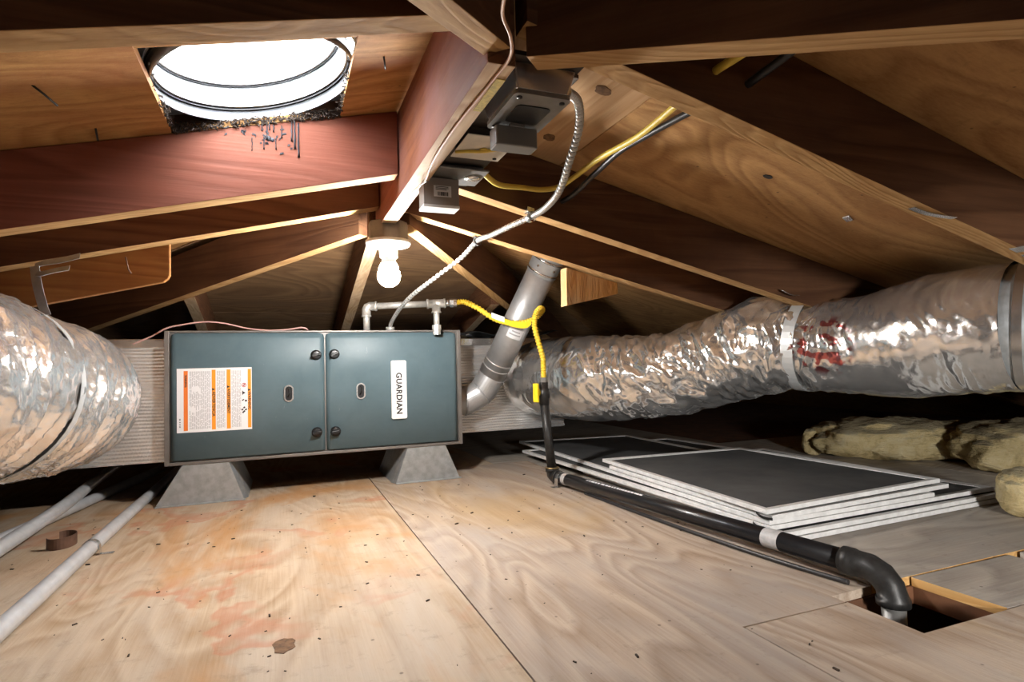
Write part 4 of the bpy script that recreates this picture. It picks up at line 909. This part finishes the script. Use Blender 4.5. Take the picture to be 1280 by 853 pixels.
# ------------------------------------------------------------------ window screens
def screen(c, z, label, t=.0115, w=.022, tabs=False, mesh=True):
    """c: four corners (x, y) near-left, near-right, far-right, far-left"""
    C4 = [Vector((x, y, z)) for x, y in c]; cen = sum(C4, Vector()) / 4
    th = thing('window_screen', label, 'window screen', (cen.x, cen.y, z), 'stacked window screens')
    inner = []
    for i in range(4):
        a = (C4[(i + 1) % 4] - C4[i]).normalized(); b = (C4[i - 1] - C4[i]).normalized(); inner.append(C4[i] + (a + b) * w)
    up = Vector((0, 0, t)); lip = Vector((0, 0, .0025))
    for i in range(4):
        j = (i + 1) % 4; mb = MB(); mb.hexa([C4[i], C4[j], inner[j], inner[i], C4[i] + up, C4[j] + up, inner[j] + up - lip, inner[i] + up - lip]); build('frame_bar', mb, ALU, th, None, .001)
    mb = MB(); mb.prism([p + Vector((0, 0, t * .52)) for p in inner], (0, 0, .0012)); build('insect_mesh', mb, SCREEN, th)
    if tabs:
        d = (C4[0] - C4[3]).normalized(); o = Vector((-d.y, d.x, 0)); p = C4[0] - d * .05
        mb = MB().ribbon(spline([p + Vector((-.001, 0, t * .7)), p + d * .02 + Vector((-.008, 0, t * .4)), p + d * .04 + Vector((-.007, 0, t * .3)), p + d * .052 + Vector((-.001, 0, t * .3))], 4), (0, 0, 1), .006, .0012); build('pull_tab', mb, IRON_W, th)
    return th
screen([(1.085, 1.03), (1.967, 1.05), (2.02, 2.03), (1.09, 2.03)], .0015, 'large window screen at the bottom of the stack, flat on the floor')
screen([(1.075, 1.035), (1.972, 1.055), (2.03, 2.05), (1.085, 2.05)], .0137, 'large window screen second from the bottom of the stack')
screen([(1.058, 1.059), (1.931, 1.075), (1.84, 2.50), (1.03, 2.50)], .0265, 'long window screen third from the bottom, its far corner under the plenum', tabs=True)
screen([(1.058, 1.059), (1.661, 1.069), (1.68, 2.63), (1.105, 2.72)], .0393, 'long narrow window screen fourth from the bottom, showing far behind the top one')
screen([(1.060, 1.052), (1.746, 1.084), (1.70, 1.83), (1.085, 1.82)], .0522, 'window screen directly under the topmost one, sticking out slightly to the right', tabs=True)
screen([(1.047, 1.056), (1.729, 1.096), (1.707, 1.845), (1.095, 1.885)], .0665, 'topmost white-framed window screen of the stack with dark mesh')

# ------------------------------------------------------------------ insulation
def batt(c, size, rot, label, seed, name='insulation_batt'):
    bm = MB(); nu, nv = 64, 40; vs = []; c = Vector(c); R = Matrix.Rotation(rot, 3, 'Z')
    for j in range(nv + 1):
        ph = -PI / 2 + PI * j / nv
        for i in range(nu):
            th = 2 * PI * i / nu; e = .8
            sg = lambda q: math.copysign(abs(q) ** e, q)
            p = Vector((sg(math.cos(ph)) * sg(math.cos(th)) * size[0], sg(math.cos(ph)) * sg(math.sin(th)) * size[1], sg(math.sin(ph)) * size[2]))
            d = noise.fractal(p * 11 + Vector((seed, 0, 0)), .8, 2.1, 5); d2 = noise.noise(p * 40 + Vector((seed, 3, 0)))
            p *= 1 + .17 * d + .05 * d2; q = R @ p + c; q.z = max(q.z, .001); vs.append(q)
    fs = [(j * nu + i, j * nu + (i + 1) % nu, (j + 1) * nu + (i + 1) % nu, (j + 1) * nu + i) for j in range(nv) for i in range(nu)]
    bm.add(vs, fs, 0, True); return tag(build(name, bm, FIBRE, None, (c.x, c.y, 0)), label, 'insulation')
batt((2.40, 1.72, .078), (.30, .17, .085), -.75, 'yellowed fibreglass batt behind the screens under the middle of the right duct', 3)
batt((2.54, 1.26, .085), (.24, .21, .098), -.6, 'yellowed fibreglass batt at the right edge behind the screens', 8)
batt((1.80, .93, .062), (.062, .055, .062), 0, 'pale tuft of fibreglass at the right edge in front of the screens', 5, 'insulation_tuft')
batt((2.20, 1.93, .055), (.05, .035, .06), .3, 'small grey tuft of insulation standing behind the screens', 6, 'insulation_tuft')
# black sheeting above the right plenum
mb = MB(); nx, ny = 30, 14; vs = []
for j in range(ny + 1):
    for i in range(nx + 1):
        x = .74 + .45 * i / nx; y = 2.40 + .29 * j / ny; vs.append((x, y, .578 + .012 * math.sin(i * .5) * (1 - j / ny * .3) + .014 * noise.noise((x * 9, y * 9, 2))))
fs = [(j * (nx + 1) + i, j * (nx + 1) + i + 1, (j + 1) * (nx + 1) + i + 1, (j + 1) * (nx + 1) + i) for j in range(ny) for i in range(nx)]
mb.add(vs, fs, 0, True); o = tag(build('plastic_sheet', mb, BLACKSHEET, None, (1.2, 2.6, .57)), 'crumpled black plastic sheet lying on top of the right plenum', 'plastic sheet')
sm = o.modifiers.new('thickness', 'SOLIDIFY'); sm.thickness = .002

# ------------------------------------------------------------------ floor litter
mb = MB(); rnd = random.Random(12)
for k in range(230):
    x, y = rnd.uniform(-.6, 1.0), rnd.uniform(.45, 2.15)
    if .29 < x < .34: continue
    if x > .8 and y < .85: continue
    q = abs(rnd.gauss(0, 1)) * .0009 + .0005; g = rnd.uniform(0, PI)
    mb.obox((x, y, q * .5 + .0002), (q * 2 * math.cos(g), q * 2 * math.sin(g), 0), (-q * .7 * math.sin(g), q * .7 * math.cos(g), 0), (0, 0, q * .5))
o = tag(build('floor_litter', mb, DEBRIS, None, (.2, 1.2, 0)), 'dark crumbs and splinters scattered over the plywood floor', 'litter'); o['kind'] = 'stuff'
